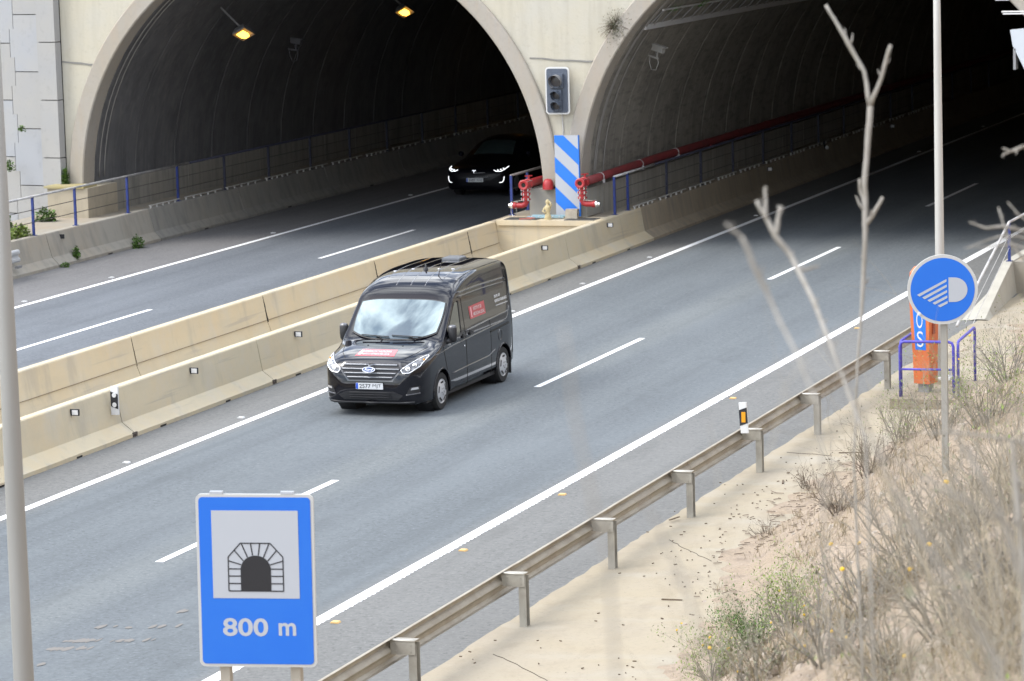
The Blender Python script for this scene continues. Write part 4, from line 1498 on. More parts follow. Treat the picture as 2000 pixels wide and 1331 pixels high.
def lamp_post(x, y, zb, label, r0=.087, pm=None):
    pm = pm or M_LAMP
    t = thing('lamp_post', (x, y, zb), label, 'lamp post', 'tall tapered lamp posts on the verge')
    g = MB()
    g.tube([(x, y, zb + .02), (x, y, zb + 1.2), (x, y, zb + 6), (x, y, zb + 12)], [r0, r0 * .98, r0 * .76, r0 * .45], 20)
    g.build('pole', pm, t, smooth=True)
    g = MB()
    g.box(x - .2, x + .2, y - .2, y + .2, zb - .02, zb + .02)
    for a, b in ((-1, -1), (1, -1), (1, 1), (-1, 1)):
        g.cyl((x + a * .14, y + b * .14, zb), (x + a * .14, y + b * .14, zb + .1), .02, 6)
    g.build('base_plate', M_WHITE, t)
    g = MB()
    g.box(x - .3, x + .3, y - .3, y + .3, zb - .4, zb - .02)
    g.build('footing', M_APRON, t)
    g = MB()
    g.tube([(x, y, zb + 11.9), (x - .5, y, zb + 12.3), (x - 1.6, y, zb + 12.5)], .04, 8)
    g.build('arm', M_LAMP, t, smooth=True)
    g = MB()
    g.obox((x - 1.9, y, zb + 12.5), (1, 0, -.1), (0, 1, 0), (.1, 0, 1), .4, .16, .07)
    g.build('lamp_head', M_GREY, t)


lamp_post(11.42, 3.3, .28, 'thin pale lamp post rising behind the round blue sign', .088)
p0 = at(30.5, 1000, 29.6)
lamp_post(p0.x, p0.y, .1, 'thick pale lamp post close at the left frame edge', .098, M_LAMPG)

# ================================================================== SOS POST
sp = thing('emergency_phone', (11.32, 1.96, .2), 'orange emergency phone pillar with a blue SOS panel behind blue rails', 'emergency phone')
bx0 = Vector((11.36, 2.0, 0))
yaw = R(-16)
ex = Vector((math.cos(yaw), math.sin(yaw), 0))
nn = Vector((ex.y, -ex.x, 0))
g = MB()
rows = []
for z, wl, wr, d0, d1 in ((.36, -.155, .155, .0, .30), (.9, -.165, .165, -.02, .30), (1.5, -.185, .185, -.05, .30), (2.05, -.195, .195, -.08, .28), (2.35, -.18, .18, -.06, .22), (2.45, -.12, .12, 0, .15)):
    rows.append([tuple(bx0 + ex * wl + nn * -d0 + Vector((0, 0, z))), tuple(bx0 + ex * wr + nn * -d0 + Vector((0, 0, z))), tuple(bx0 + ex * wr - nn * d1 + Vector((0, 0, z))), tuple(bx0 + ex * wl - nn * d1 + Vector((0, 0, z)))])
g.grid(rows, closed=True)
g.f += [(0, 1, 2, 3), (20, 21, 22, 23)]
g.m += [0, 0]
g.build('pillar', M_ORANGE, sp)


def sosf(u, z, off):
    d0 = float(np.interp(z, [.36, .9, 1.5, 2.05], [0, -.02, -.05, -.08]))
    return bx0 + ex * u + nn * (-d0 + off) + Vector((0, 0, z))


g = MB()
g.grid([[sosf(-a, z, .004), sosf(a, z, .004)] for z, a in ((.97, .105), (1.3, .115), (1.7, .128), (2.1, .138))])
g.build('blue_panel', M_BLUE2, sp)
g = MB()
for z0_, ch in ((1.02, 'S'), (1.36, 'O'), (1.70, 'S')):
    put_text(g, ch, lambda u, v: sosf(-.062 + .124 * u + .0, z0_ + .285 * v, .008), 0.0)
g.build('lettering', M_WHITE, sp, fixn=False)
g = MB()
g.obox(bx0 - nn * .15 + Vector((0, 0, .28)), ex, nn, (0, 0, 1), .10, .10, .085)
g.build('foot', M_GREY, sp)
g = MB()
g.obox(bx0 + ex * .187 - nn * .12 + Vector((0, 0, 1.6)), ex, nn, (0, 0, 1), .006, .05, .35)
g.build('side_slot', mat('slot_red', (.25, .04, .015), .6), sp)
g = MB()
g.box(10.95, 12.35, 1.25, 3.6, -.3, .2)
struct(g.build('plinth', mat('plinth_concrete', (.25, .205, .15), .9, var=[(2, .6, (.19, .155, .115), .45, .62)], bump=(20, .4, .02))))
t = thing('guard_frame', (11.55, 1.5, .2), 'blue tubular guard frame around the orange emergency phone', 'guard frame')


def uframe(a, b, h, zb, zb2, r=.026, mid=.5):
    a, b = Vector(a), Vector(b)
    d = (b - a).normalized() * .08
    zt = zb + h
    g = MB()
    g.tube([(a.x, a.y, zb), (a.x, a.y, zt - .08), (a.x + d.x * .3, a.y + d.y * .3, zt - .02), (a.x + d.x, a.y + d.y, zt), (b.x - d.x, b.y - d.y, zt), (b.x - d.x * .3, b.y - d.y * .3, zt - .02), (b.x, b.y, zt - .08), (b.x, b.y, zb2)], r, 8)
    g.build('hoop', M_RAILP, t, smooth=True)
    if mid:
        g = MB()
        g.cyl((a.x, a.y, zb + h * mid), (b.x, b.y, zb + h * mid), r * .75, 8)
        g.build('crossbar', M_RAILP, t, smooth=True)


uframe((11.09, 1.50, 0), (12.03, 1.56, 0), .98, .2, .2)
uframe((12.10, 1.62, 0), (12.0, 3.5, 0), .98, .2, .2, mid=0)
uframe((11.09, 1.56, 0), (11.05, 3.4, 0), .98, .2, .2, mid=0)
# ================================================================== VEHICLES
def smooth_interp(tab, half=.05):
    """monotone cubic through the table, lightly averaged"""
    xs_ = np.array([a for a, b in tab], float)
    vs_ = np.array([b for a, b in tab], float)
    h = np.diff(xs_)
    dl = np.diff(vs_) / h
    m = np.zeros_like(vs_)
    m[0], m[-1] = dl[0], dl[-1]
    for i in range(1, len(vs_) - 1):
        if dl[i - 1] * dl[i] > 0:
            w1, w2 = 2 * h[i] + h[i - 1], h[i] + 2 * h[i - 1]
            m[i] = (w1 + w2) / (w1 / dl[i - 1] + w2 / dl[i])
    gx = np.linspace(xs_[0], xs_[-1], 1400)
    k = np.clip(np.searchsorted(xs_, gx, side='right') - 1, 0, len(h) - 1)
    t_ = (gx - xs_[k]) / h[k]
    gv = ((1 + 2 * t_) * (1 - t_) ** 2 * vs_[k] + t_ * (1 - t_) ** 2 * h[k] * m[k] + t_ * t_ * (3 - 2 * t_) * vs_[k + 1] + t_ * t_ * (t_ - 1) * h[k] * m[k + 1])
    n = max(1, int(half / (gx[1] - gx[0]) / 2))
    pad = np.concatenate([np.full(n, gv[0]), gv, np.full(n, gv[-1])])
    gs = np.convolve(pad, np.ones(2 * n + 1) / (2 * n + 1), 'valid')
    wt = np.clip(np.minimum(gx - gx[0], gx[-1] - gx) / (half * 1.5), 0, 1)
    gv = gv * (1 - wt) + gs * wt
    x0_, dx_, last = float(gx[0]), float(gx[1] - gx[0]), len(gx) - 1
    gl = gv.tolist()

    def f(y):
        q = (y - x0_) / dx_
        if q <= 0:
            return gl[0]
        if q >= last:
            return gl[last]
        a = int(q)
        return gl[a] + (gl[a + 1] - gl[a]) * (q - a)
    return f


class Shell:
    """vehicle body given by half width at (y, z); nose points to -Y"""
    def __init__(s, loc, zt, zb, w_, d, side, nexp, y0, y1, half=.05):
        s.loc = Vector(loc)
        s.zt, s.zb, s.w, s.d = [smooth_interp(t_, half) for t_ in (zt, zb, w_, d)]
        s.side, s.n, s.y0, s.y1 = side, nexp, y0, y1

    def hw(s, y, z):
        zt, zb = s.zt(y), s.zb(y)
        if z > zt or z < zb:
            return 0.0
        sh = max(zb + .02, zt - s.d(y))
        wd = s.w(y)
        lowk = min(1.0, (z - zb) / .10)
        low = .90 + .10 * math.sqrt(max(0, 1 - (1 - lowk) ** 2))
        if z <= sh:
            return wd * np.interp(z, *s.side) * low
        xs_ = wd * np.interp(sh, *s.side)
        k = (z - sh) / (zt - sh)
        return xs_ * max(0.0, 1 - k ** s.n) ** (1 / s.n)

    def section(s, y, n1=16, n2=18):
        zt, zb = s.zt(y), s.zb(y)
        sh = max(zb + .02, zt - s.d(y))
        wd = s.w(y)
        pts = []
        for i in range(n1):
            z = zb + (sh - zb) * (i / (n1 - 1))
            pts.append((s.hw(y, z + 1e-6), z))
        xs_ = wd * np.interp(sh, *s.side)
        for i in range(1, n2 + 1):
            a = math.pi / 2 * i / n2
            x = xs_ * math.cos(a) ** (2 / s.n) if i < n2 else 0.0
            pts.append((x, sh + (zt - sh) * math.sin(a) ** (2 / s.n)))
        return pts

    def body(s, ny=110):
        g = MB()
        t_ = np.linspace(0, 1, ny)
        ysq = s.y0 + (s.y1 - s.y0) * (t_ + .0 * t_)
        ysq = np.unique(np.concatenate([ysq, np.linspace(s.y0, s.y0 + .25, 22), np.linspace(s.y1 - .2, s.y1, 14)]))
        rows = []
        for y in ysq:
            y = float(y)
            h = s.section(y)
            full = [(-x, y, z) for x, z in h] + [(x, y, z) for x, z in h[-2::-1]]
            rows.append([(a + s.loc.x, b + s.loc.y, c_ + s.loc.z) for a, b, c_ in full])
        g.grid(rows, closed=True)
        k = len(rows[0])
        g.f += [tuple(range(k)), tuple((len(rows) - 1) * k + i for i in range(k))]
        g.m += [0, 0]
        return g

    def yf(s, x, z):
        a, b = s.y0, s.y0 + 2.9
        x = abs(x)
        for i in range(60):
            y = s.y0 + (b - s.y0) * i / 59
            if s.hw(y, z) >= x:
                b = y
                a = max(s.y0, y - 3.0 / 59)
                break
        for _ in range(22):
            m_ = (a + b) / 2
            if s.hw(m_, z) >= x:
                b = m_
            else:
                a = m_
        return b

    def ztop(s, x, y):
        a, b = max(s.zb(y), s.zt(y) - s.d(y) * 1.2), s.zt(y)
        x = abs(x)
        for _ in range(24):
            m_ = (a + b) / 2
            if s.hw(y, m_) >= x:
                a = m_
            else:
                b = m_
        return a

    # point on a height field, pushed out along the local normal
    def front(s, x, z, off=.004):
        e = .012
        y = s.yf(x, z)
        dx = (s.yf(x + e, z) - s.yf(x - e, z)) / (2 * e)
        dz = (s.yf(x, z + e) - s.yf(x, z - e)) / (2 * e)
        dx, dz = max(-3, min(3, dx)), max(-3, min(3, dz))
        n_ = Vector((dx, -1, dz)).normalized()
        return s.loc + Vector((x, y, z)) + n_ * off

    def top(s, x, y, off=.004):
        e = .02
        z = s.ztop(x, y)
        dx = (s.ztop(x + e, y) - s.ztop(x - e, y)) / (2 * e)
        dy = (s.ztop(x, y + e) - s.ztop(x, y - e)) / (2 * e)
        dx, dy = max(-3, min(3, dx)), max(-3, min(3, dy))
        return s.loc + Vector((x, y, z)) + Vector((-dx, -dy, 1)).normalized() * off

    def sidep(s, y, z, sg_=1, off=.004):
        return s.loc + Vector((sg_ * (s.hw(y, z) + off), y, z))


def quadgrid(c00, c10, c11, c01, fn, nu=10, nv=8, bow=0.0):
    """bilinear patch in a 2D parameter plane mapped by fn"""
    rows = []
    for j in range(nv + 1):
        v = j / nv
        row = []
        for i in range(nu + 1):
            u = i / nu
            a = [c00[k] * (1 - u) * (1 - v) + c10[k] * u * (1 - v) + c11[k] * u * v + c01[k] * (1 - u) * v for k in (0, 1)]
            a[1] += bow * (1 - (2 * u - 1) ** 2)
            row.append(fn(a[0], a[1]))
        rows.append(row)
    return rows


def polyfan(poly, fn, sub=6):
    """closed 2D outline -> mesh of a few concentric rings so that it follows the surface"""
    cx_, cy_ = sum(p[0] for p in poly) / len(poly), sum(p[1] for p in poly) / len(poly)
    pts = []
    for i in range(len(poly)):
        a, b = poly[i], poly[(i + 1) % len(poly)]
        for k in range(sub):
            pts.append((a[0] + (b[0] - a[0]) * k / sub, a[1] + (b[1] - a[1]) * k / sub))
    rings = []
    for q in (1.0, .75, .5, .25, .02):
        rings.append([fn(cx_ + (p[0] - cx_) * q, cy_ + (p[1] - cy_) * q) for p in pts])
    return rings


def cut_arches(body, loc, ax_ys, rad, xin, xout):
    g = MB()
    for y in ax_ys:
        for s_ in (-1, 1):
            g.cyl((loc.x + s_ * xin, loc.y + y, loc.z + .335), (loc.x + s_ * xout, loc.y + y, loc.z + .335), rad, 40)
    c_ = g.build('cutter', M_TRIM)
    md = body.modifiers.new('b', 'BOOLEAN')
    md.operation = 'DIFFERENCE'
    md.object = c_
    md.solver = 'EXACT'
    bpy.context.view_layer.update()
    dg = bpy.context.evaluated_depsgraph_get()
    c_.parent = None
    me = bpy.data.meshes.new_from_object(body.evaluated_get(dg))
    body.modifiers.clear()
    body.data = me
    bpy.data.objects.remove(c_)


def wheel(par, c, sg_, rad, cap_m, wd=.215, holes=True):
    ax = Vector((sg_, 0, 0))
    g = MB()
    r = rad
    g.lathe(c, ax, [(r * .60, -wd), (r * .93, -wd), (r, -wd * .85), (r, -wd * .15), (r * .95, -.005), (r * .72, 0.0), (r * .62, -.015), (r * .60, -.06)], 40)
    ty = g.build('wheel', M_TYRE, par, auto=35)
    g = MB()
    g.lathe(c, ax, [(r * .66, -.02), (r * .655, -.004), (r * .60, -.012), (r * .50, .004), (r * .30, .012), (r * .16, .016), (r * .12, .022), (0, .024)], 36)
    g.build('hubcap', cap_m, ty, auto=40)
    if holes:
        g = MB()
        for k in range(5):
            a = k * 2 * math.pi / 5 + .35
            o = Vector((c[0], c[1], c[2])) + Vector((0, math.cos(a), math.sin(a))) * r * .46 + ax * .004
            tdir = Vector((0, -math.sin(a), math.cos(a)))
            rd = Vector((0, math.cos(a), math.sin(a)))
            g.prism([(-.055, -.01), (.055, -.01), (.062, .022), (-.062, .022)], o, tdir, rd, ax, .006)
        g.build('vent', M_DARK, ty)
        g = MB()
        for k in range(5):
            a = k * 2 * math.pi / 5 + .98
            o = Vector((c[0], c[1], c[2])) + Vector((0, math.cos(a), math.sin(a))) * r * .17 + ax * .018
            g.cyl(o, o + ax * .008, .012, 6)
        stuff(g.build('nuts', M_GREY, ty))


# ---------------- black high-roof van
VX = 2.057
van = thing('delivery_van', (VX, 0, 0), 'black high roof van with red labels driving towards the viewer', 'van')
SIDE = ([0, .25, .5, .95, 1.17, 1.5, 1.85, 2.2, 2.4], [.965, .985, .998, 1.0, .995, .965, .932, .89, .86])
V = Shell((VX, 0, 0),
          zt=[(-1.04, .58), (-1.015, .74), (-.98, .86), (-.93, .94), (-.86, 1.0), (-.76, 1.045), (-.6, 1.10), (-.3, 1.17), (0.0, 1.225), (.10, 1.25), (.3, 1.42), (.55, 1.655), (.77, 1.86), (.90, 1.995), (1.05, 2.10), (1.25, 2.19), (1.5, 2.255), (1.9, 2.305), (2.5, 2.325), (3.4, 2.325), (3.72, 2.31), (3.80, 2.28), (3.88, 2.15), (3.95, 1.8), (4.02, 1.3), (4.09, .9), (4.13, .5)],
          zb=[(-1.04, .44), (-1.0, .30), (-.9, .225), (-.5, .21), (0.5, .22), (3.8, .24), (4.05, .32), (4.13, .42)],
          w_=[(-1.04, .50), (-1.02, .62), (-.98, .74), (-.92, .83), (-.84, .895), (-.72, .94), (-.5, .975), (-.2, .985), (.2, .985), (3.5, .985), (3.8, .972), (3.95, .94), (4.06, .90), (4.13, .84)],
          d=[(-1.04, .10), (-.95, .16), (-.8, .22), (-.6, .24), (-.2, .20), (.05, .12), (.2, .07), (.8, .075), (1.0, .14), (1.3, .24), (1.8, .22), (2.3, .18), (3.7, .17), (3.9, .2), (4.13, .06)],
          side=SIDE, nexp=3.4, y0=-1.04, y1=4.13)
body = V.body(130).build('body', M_CAR, van, smooth=True)
cut_arches(body, V.loc, (0, 3.3), .405, .60, 1.3)
body.data.polygons.foreach_set('use_smooth', [True] * len(body.data.polygons))
body.data.set_sharp_from_angle(angle=R(32))
for y in (0, 3.3):
    for s_ in (-1, 1):
        wheel(van, (VX + s_ * .972, y, .338), s_, .338, M_HUB)
        g = MB()
        g.lathe((VX + s_ * .60, y, .335), (s_, 0, 0), [(0, .002), (.40, .002), (.40, .30)], 30)
        g.build('wheel_well', M_TRIM, van)
FR = lambda x, z, o=.004: V.front(x, z, o)
SD = lambda y, z, o=.004: V.sidep(y, z, 1, o)
TP = lambda x, y, o=.004: V.top(x, y, o)


def vpart(nm, rows, m, par=van, smooth=True, closed=False):
    g = MB()
    g.grid(rows, closed=closed)
    o = g.build(nm, m, par, smooth=smooth)
    return o


def vpoly(nm, poly, fn, m, par=van, sub=5):
    g = MB()
    g.grid(polyfan(poly, fn, sub), closed=True)
    return g.build(nm, m, par, smooth=True)


def vline(g, pts, fn, r=.006, n=5, dens=8):
    P = []
    for a, b in zip(pts[:-1], pts[1:]):
        for k in range(dens):
            P.append(fn(a[0] + (b[0] - a[0]) * k / dens, a[1] + (b[1] - a[1]) * k / dens))
    P.append(fn(*pts[-1]))
    g.tube(P, r, n)


# windscreen with black seal
def wsf(x, z, off):
    q = min(.995, abs(x) / .962)
    zc = z + .07 * (1 - (1 - q ** 3.4) ** (1 / 3.4)) * .6
    t_ = (zc - 1.245) / (1.862 - 1.245)
    y = .085 + .69 * t_ - .05 * t_ * (1 - t_) + .045 * (x / .8) ** 2 * (1 - .5 * t_)
    return V.loc + Vector((x * (1 + .0), y, z)) + Vector((-.05 * x, -.68, .73)) * off


def ws_grid(grow, off, nu=36, nv=20):
    rows = []
    for j in range(nv + 1):
        v = j / nv
        row = []
        for i in range(nu + 1):
            u = -1 + 2 * i / nu
            hw_ = .805 + .02 * math.sin(math.pi * v) + grow
            x = u * hw_
            zb_ = 1.242 + .115 * abs(u) ** 3.2 - grow * .8
            zt_ = 1.868 - .05 * abs(u) ** 4 + grow * .8
            row.append(wsf(x, zb_ + (zt_ - zb_) * v, off))
        rows.append(row)
    return rows


vpart('windscreen_seal', ws_grid(.022, .018), M_TRIM)
ws = vpart('windscreen', ws_grid(0, .024), M_GLASS)
# side glass, both doors
SG = [(.34, 1.27), (.93, 1.23), (1.02, 1.30), (1.02, 1.80), (.98, 1.825), (.87, 1.825), (.70, 1.66), (.49, 1.45)]
for s_ in (1, -1):
    vpoly('side_window', SG, lambda y, z, s_=s_: V.sidep(y, z, s_, .006), M_GLASS2)
    vpoly('quarter_trim', [(-.05, 1.10), (.22, 1.14), (.33, 1.27), (.24, 1.275)], lambda y, z, s_=s_: V.sidep(y, z, s_, .005), M_TRIM)
g = MB()
vline(g, [(1.04, 1.26), (1.045, 1.84)], lambda y, z: SD(y, z, .006), .012)
g.build('window_post', M_TRIM, van)
# seams, creases and rails on the visible side
g = MB()
S0 = lambda y, z: SD(y, z, .0)
vline(g, [(.42, .30), (.30, .62), (.14, 1.02), (.10, 1.22)], S0, .006)
vline(g, [(1.32, .26), (1.30, .7), (1.28, 1.2), (1.22, 1.86), (1.05, 1.90), (.95, 1.885)], S0, .006)
vline(g, [(2.62, .26), (2.62, .95), (2.60, 1.30)], S0, .005)
vline(g, [(3.84, .5), (3.86, 1.0), (3.80, 1.7), (3.72, 2.1)], S0, .007)
vline(g, [(.42, .30), (1.32, .26)], S0, .005)
g.build('panel_gaps', M_DARK, van)
g = MB()
vline(g, [(2.60, 1.055), (3.62, 1.10)], lambda y, z: SD(y, z, .002), .014)
g.build('slide_rail', M_DARK, van)
M_CREASE = mat('polished_black_edge', (.03, .03, .035), .12, coat=1.0)
g = MB()
vline(g, [(1.30, 1.245), (2.5, 1.29), (3.66, 1.325), (3.74, 1.40), (3.72, 1.60)], lambda y, z: SD(y, z, -.006), .016, 8)
vline(g, [(1.05, 1.98), (2.2, 1.985), (3.75, 1.955)], lambda y, z: SD(y, z, -.010), .018, 8)
vline(g, [(1.1, 1.905), (2.2, 1.91), (3.72, 1.88)], lambda y, z: SD(y, z, -.006), .012, 8)
vline(g, [(.55, .58), (1.3, .60), (2.5, .62), (2.85, .70)], lambda y, z: SD(y, z, -.008), .016, 8)
vline(g, [(-.30, 1.02), (.6, 1.08), (1.8, 1.12), (3.5, 1.17)], lambda y, z: SD(y, z, -.007), .014, 8)
g.build('swage_lines', M_CREASE, van, smooth=True)
for y, z in ((1.17, 1.17), (1.55, 1.185)):
    g = MB()
    q = SD(y, z, .012)
    g.obox(q, (0, 1, .08), (1, 0, 0), (0, -.08, 1), .085, .016, .022)
    h = g.build('door_handle', M_TRIM, van)
    g = MB()
    g.lathe(SD(y - .03, z + .0, .001), (1, 0, 0), [(.05, 0), (.04, .004), (0, .004)], 10)
    g.build('recess', M_DARK, h)
g = MB()
g.lathe(SD(1.20, .99, .001), (1, 0, 0), [(.022, 0), (.018, .006), (0, .007)], 10)
g.build('lock', M_CHROME, van)
g = MB()
g.tube([SD(3.12 + .10 * math.cos(a), .93 + .10 * math.sin(a), .001) for a in np.linspace(0, 6.28, 22)], .006, 5)
g.build('fuel_flap', M_CREASE, van)
# arch lips
for y in (0, 3.3):
    for s_ in (-1, 1):
        g = MB()
        g.tube([V.sidep(y + .413 * math.cos(a), .335 + .413 * math.sin(a), s_, .0) for a in np.linspace(R(-8), R(188), 24)], .016, 6)
        g.build('arch_lip', M_CAR, van, smooth=True)
g = MB()
g.box(VX + .76, VX + .975, 3.69, 3.72, .12, .42)
g.build('mud_flap', M_TRIM, van)
g = MB()
g.box(VX - .9, VX + .9, -.6, 3.9, .20, .32)
g.build('underbody', M_TRIM, van)
# decals
RD = [(1.55, 1.44), (2.42, 1.465), (2.38, 1.67), (1.56, 1.665)]
dc = vpart('side_label', quadgrid((1.60, 1.425), (2.44, 1.43), (2.40, 1.675), (1.56, 1.66), lambda a, b: SD(a, b, .004), 8, 3), M_DECAL)
g = MB()
put_text(g, 'INSTITUT DE', lambda u, v: SD(1.80 + .44 * u, 1.565 + .062 * v, .007), .01)
put_text(g, 'MEDICINA LEGAL', lambda u, v: SD(1.79 + .58 * u, 1.465 + .062 * v, .007), .01)
g.build('lettering', M_WHITE, dc, fixn=False)
g = MB()
g.grid(quadgrid((1.66, 1.45), (1.72, 1.45), (1.70, 1.64), (1.64, 1.635), lambda a, b: SD(a, b, .007), 2, 2))
g.build('crest', mat('pale_pink', (.7, .35, .38), .5), dc)
g = MB()
put_text(g, 'GRUPO ASV', lambda u, v: SD(2.95 + .34 * u, 1.645 + .055 * v, .006), .045)
put_text(g, 'SERVICIOS FUNERARIOS', lambda u, v: SD(2.97 + .67 * u, 1.555 + .055 * v, .006), .045)
put_text(g, 'www.serviciosfunerarios.es', lambda u, v: SD(3.0 + .66 * u, 1.485 + .030 * v, .006), .045)
g.build('side_lettering', M_WHITE, van, fixn=False)
hd = vpart('bonnet_label', quadgrid((-.40, -.735), (.36, -.735), (.33, -.46), (-.34, -.46), lambda a, b: TP(a, b, .004), 10, 5), M_DECAL)
g = MB()
put_text(g, 'GENERALITAT VALENCIANA', lambda u, v: TP(-.27 + .52 * u, -.60 + .085 * v, .007), .02)
put_text(g, 'INSTITUT DE MEDICINA LEGAL', lambda u, v: TP(-.28 + .53 * u, -.69 + .055 * v, .007), .02)
g.build('lettering', M_WHITE, hd, fixn=False)
g = MB()
g.grid(quadgrid((-.36, -.69), (-.30, -.69), (-.285, -.51), (-.34, -.51), lambda a, b: TP(a, b, .007), 2, 3))
g.build('crest', mat('crest_white', (.7, .6, .6), .5), hd)
# front: grille, badge, lamps, plate, lower intake, fog lamps
GR = [(-.40, .665), (.40, .665), (.565, .86), (.50, .955), (-.50, .955), (-.565, .86)]
fr = vpoly('grille_frame', [(x * 1.07, .815 + (z - .815) * 1.14) for x, z in GR], lambda x, z: FR(x, z, .004), M_CREASE)
gr_ = vpoly('grille', GR, lambda x, z: FR(x, z, .008), M_BLACK)
M_BARC = mat('grille_bar', (.16, .165, .18), .25, metal=.7)
for z, hwid in ((.925, .50), (.855, .545), (.785, .49), (.715, .43)):
    g = MB()
    rows = []
    for k in range(19):
        x = -hwid + 2 * hwid * k / 18
        rows.append([FR(x, z + .017, .012), FR(x, z + .008, .028), FR(x, z - .012, .026), FR(x, z - .017, .010)])
    g.grid(rows)
    g.build('bar', M_BARC, gr_, smooth=True)
bc = FR(0, .86, .036)
bd = MB()
el = lambda a, b, n=28: [(a * math.cos(2 * math.pi * k / n), b * math.sin(2 * math.pi * k / n)) for k in range(n)]
bn = Vector((0, -.93, .37))
bu = Vector((0, .37, .93))
bd.prism(el(.122, .052), bc, (1, 0, 0), bu, bn, .010)
badge = bd.build('badge', M_CHROME, van)
g = MB()
g.prism(el(.108, .041), bc + bn * .0105, (1, 0, 0), bu, bn, .002)
g.build('blue_oval', M_FORD, badge)
g = MB()
put_text(g, 'Ford', lambda u, v: bc + bn * .014 + Vector((1, 0, 0)) * (-.072 + .144 * u + .012 * v) + bu * (-.022 + .046 * v), .012)
g.build('script', M_CHROME, badge, fixn=False)
for s_ in (-1, 1):
    HL = [(s_ * .575, .85), (s_ * .62, .785), (s_ * .74, .80), (s_ * .88, .90), (s_ * .925, 1.03), (s_ * .90, 1.06), (s_ * .80, 1.0)]

    def hf(x, z, o=.006):
        return V.loc + Vector((x, V.yf(x, min(z, 1.045 - .0)), z)) + Vector((s_ * .35, -.85, .4)).normalized() * o
    HLf = lambda x, z, o=.006, s_=s_: FR(x, z, o)
    h0 = vpoly('headlight', [(x, z) for x, z in HL], lambda x, z: HLf(x, z, .010), M_LENS)
    g = MB()
    ring_ = HL + HL[:1]
    vline(g, ring_, lambda x, z: HLf(x, z, .010), .010, 6, 5)
    g.build('bezel', M_CHROME, h0, smooth=True)
    for x, z, r in ((.70, .865, .046), (.80, .925, .042)):
        q = HLf(s_ * x, z, .012)
        g = MB()
        g.lathe(q, (s_ * .35, -.9, .25), [(r, 0), (r * .95, .014), (r * .7, .006), (r * .55, .012), (0, .02)], 16)
        g.build('projector', M_CHROME, h0, smooth=True)
    g = MB()
    q = HLf(s_ * .895, .99, .012)
    g.lathe(q, (s_ * .6, -.8, .2), [(.022, 0), (.018, .01), (0, .012)], 10)
    g.build('indicator', M_YEL, h0)
    # fog lamp pocket
    FG = [(s_ * .66, .40), (s_ * .88, .42), (s_ * .885, .56), (s_ * .74, .545)]
    fo = vpoly('fog_pocket', FG, lambda x, z: HLf(x, z, .004), M_TRIM)
    g = MB()
    g.grid(polyfan([(s_ * .745, .495), (s_ * .865, .505), (s_ * .855, .545), (s_ * .765, .535)], lambda x, z: HLf(x, z, .012), 3), closed=True)
    g.build('fog_lamp', mat('fog_lens', (.6, .6, .62), .15, metal=.6, coat=1), fo, smooth=True)
    g = MB()
    vline(g, [(s_ * .67, .405), (s_ * .88, .43)], lambda x, z: HLf(x, z, .008), .014, 6)
    g.build('chrome_lip', M_CREASE, fo, smooth=True)
LI = [(-.52, .315), (.52, .315), (.62, .40), (.45, .47), (-.45, .47), (-.62, .40)]
li = vpoly('lower_intake', LI, lambda x, z: FR(x, z, .005), M_TRIM)
for z in (.36, .405, .445):
    g = MB()
    vline(g, [(-.40, z), (.40, z)], lambda x, z_: FR(x, z_, .010), .010, 5)
    g.build('slat', M_BLACK, li, smooth=True)
g = MB()
vline(g, [(-.80, .275), (-.5, .262), (.5, .262), (.80, .275)], lambda x, z: FR(x, z, .004), .02, 6)
g.build('lower_lip', M_TRIM, van, smooth=True)


def plate(par, c_, s1, s2, wd=.52, ht=.112, up=(0, 0, 1), n_=(0, -1, 0)):
    c_, up, n_ = Vector(c_), Vector(up), Vector(n_)
    e = Vector((1, 0, 0))
    g = MB()
    g.prism(rrect(wd, ht, .012, 3), c_, e, up, n_, .010)
    p_ = g.build('number_plate', M_PLATE, par)
    g = MB()
    g.prism([(-wd / 2 + .004, -ht / 2 + .004), (-wd / 2 + .044, -ht / 2 + .004), (-wd / 2 + .044, ht / 2 - .004), (-wd / 2 + .004, ht / 2 - .004)], c_ + n_ * .0102, e, up, n_, .001)
    g.build('blue_strip', M_EU, p_)
    g = MB()
    put_text(g, s1, lambda u, v: c_ + n_ * .0115 + e * (-.19 + .215 * u) + up * (-.038 + .076 * v), .012)
    put_text(g, s2, lambda u, v: c_ + n_ * .0115 + e * (.062 + .165 * u) + up * (-.038 + .076 * v), .0)
    g.build('lettering', M_BLACK, p_, fixn=False)


pc = FR(0, .565, .0)
plate(van, (VX, pc.y - .022, .565), '2577', 'MJT')
# wipers
for x0_, x1_ in ((-.60, -.05), (.0, .62)):
    g = MB()
    vline(g, [(x0_, 1.285), (x1_, 1.262)], lambda x, z: wsf(x, z, .045), .010, 5)
    wv = g.build('wiper', M_BLACK, van)
    g = MB()
    xm_ = (x0_ + x1_) / 2
    g.tube([wsf(xm_, 1.275, .05), wsf(xm_ + .1, 1.25, .055), wsf(xm_ + .16, 1.225, .02)], .011, 5)
    g.build('arm', M_BLACK, wv)
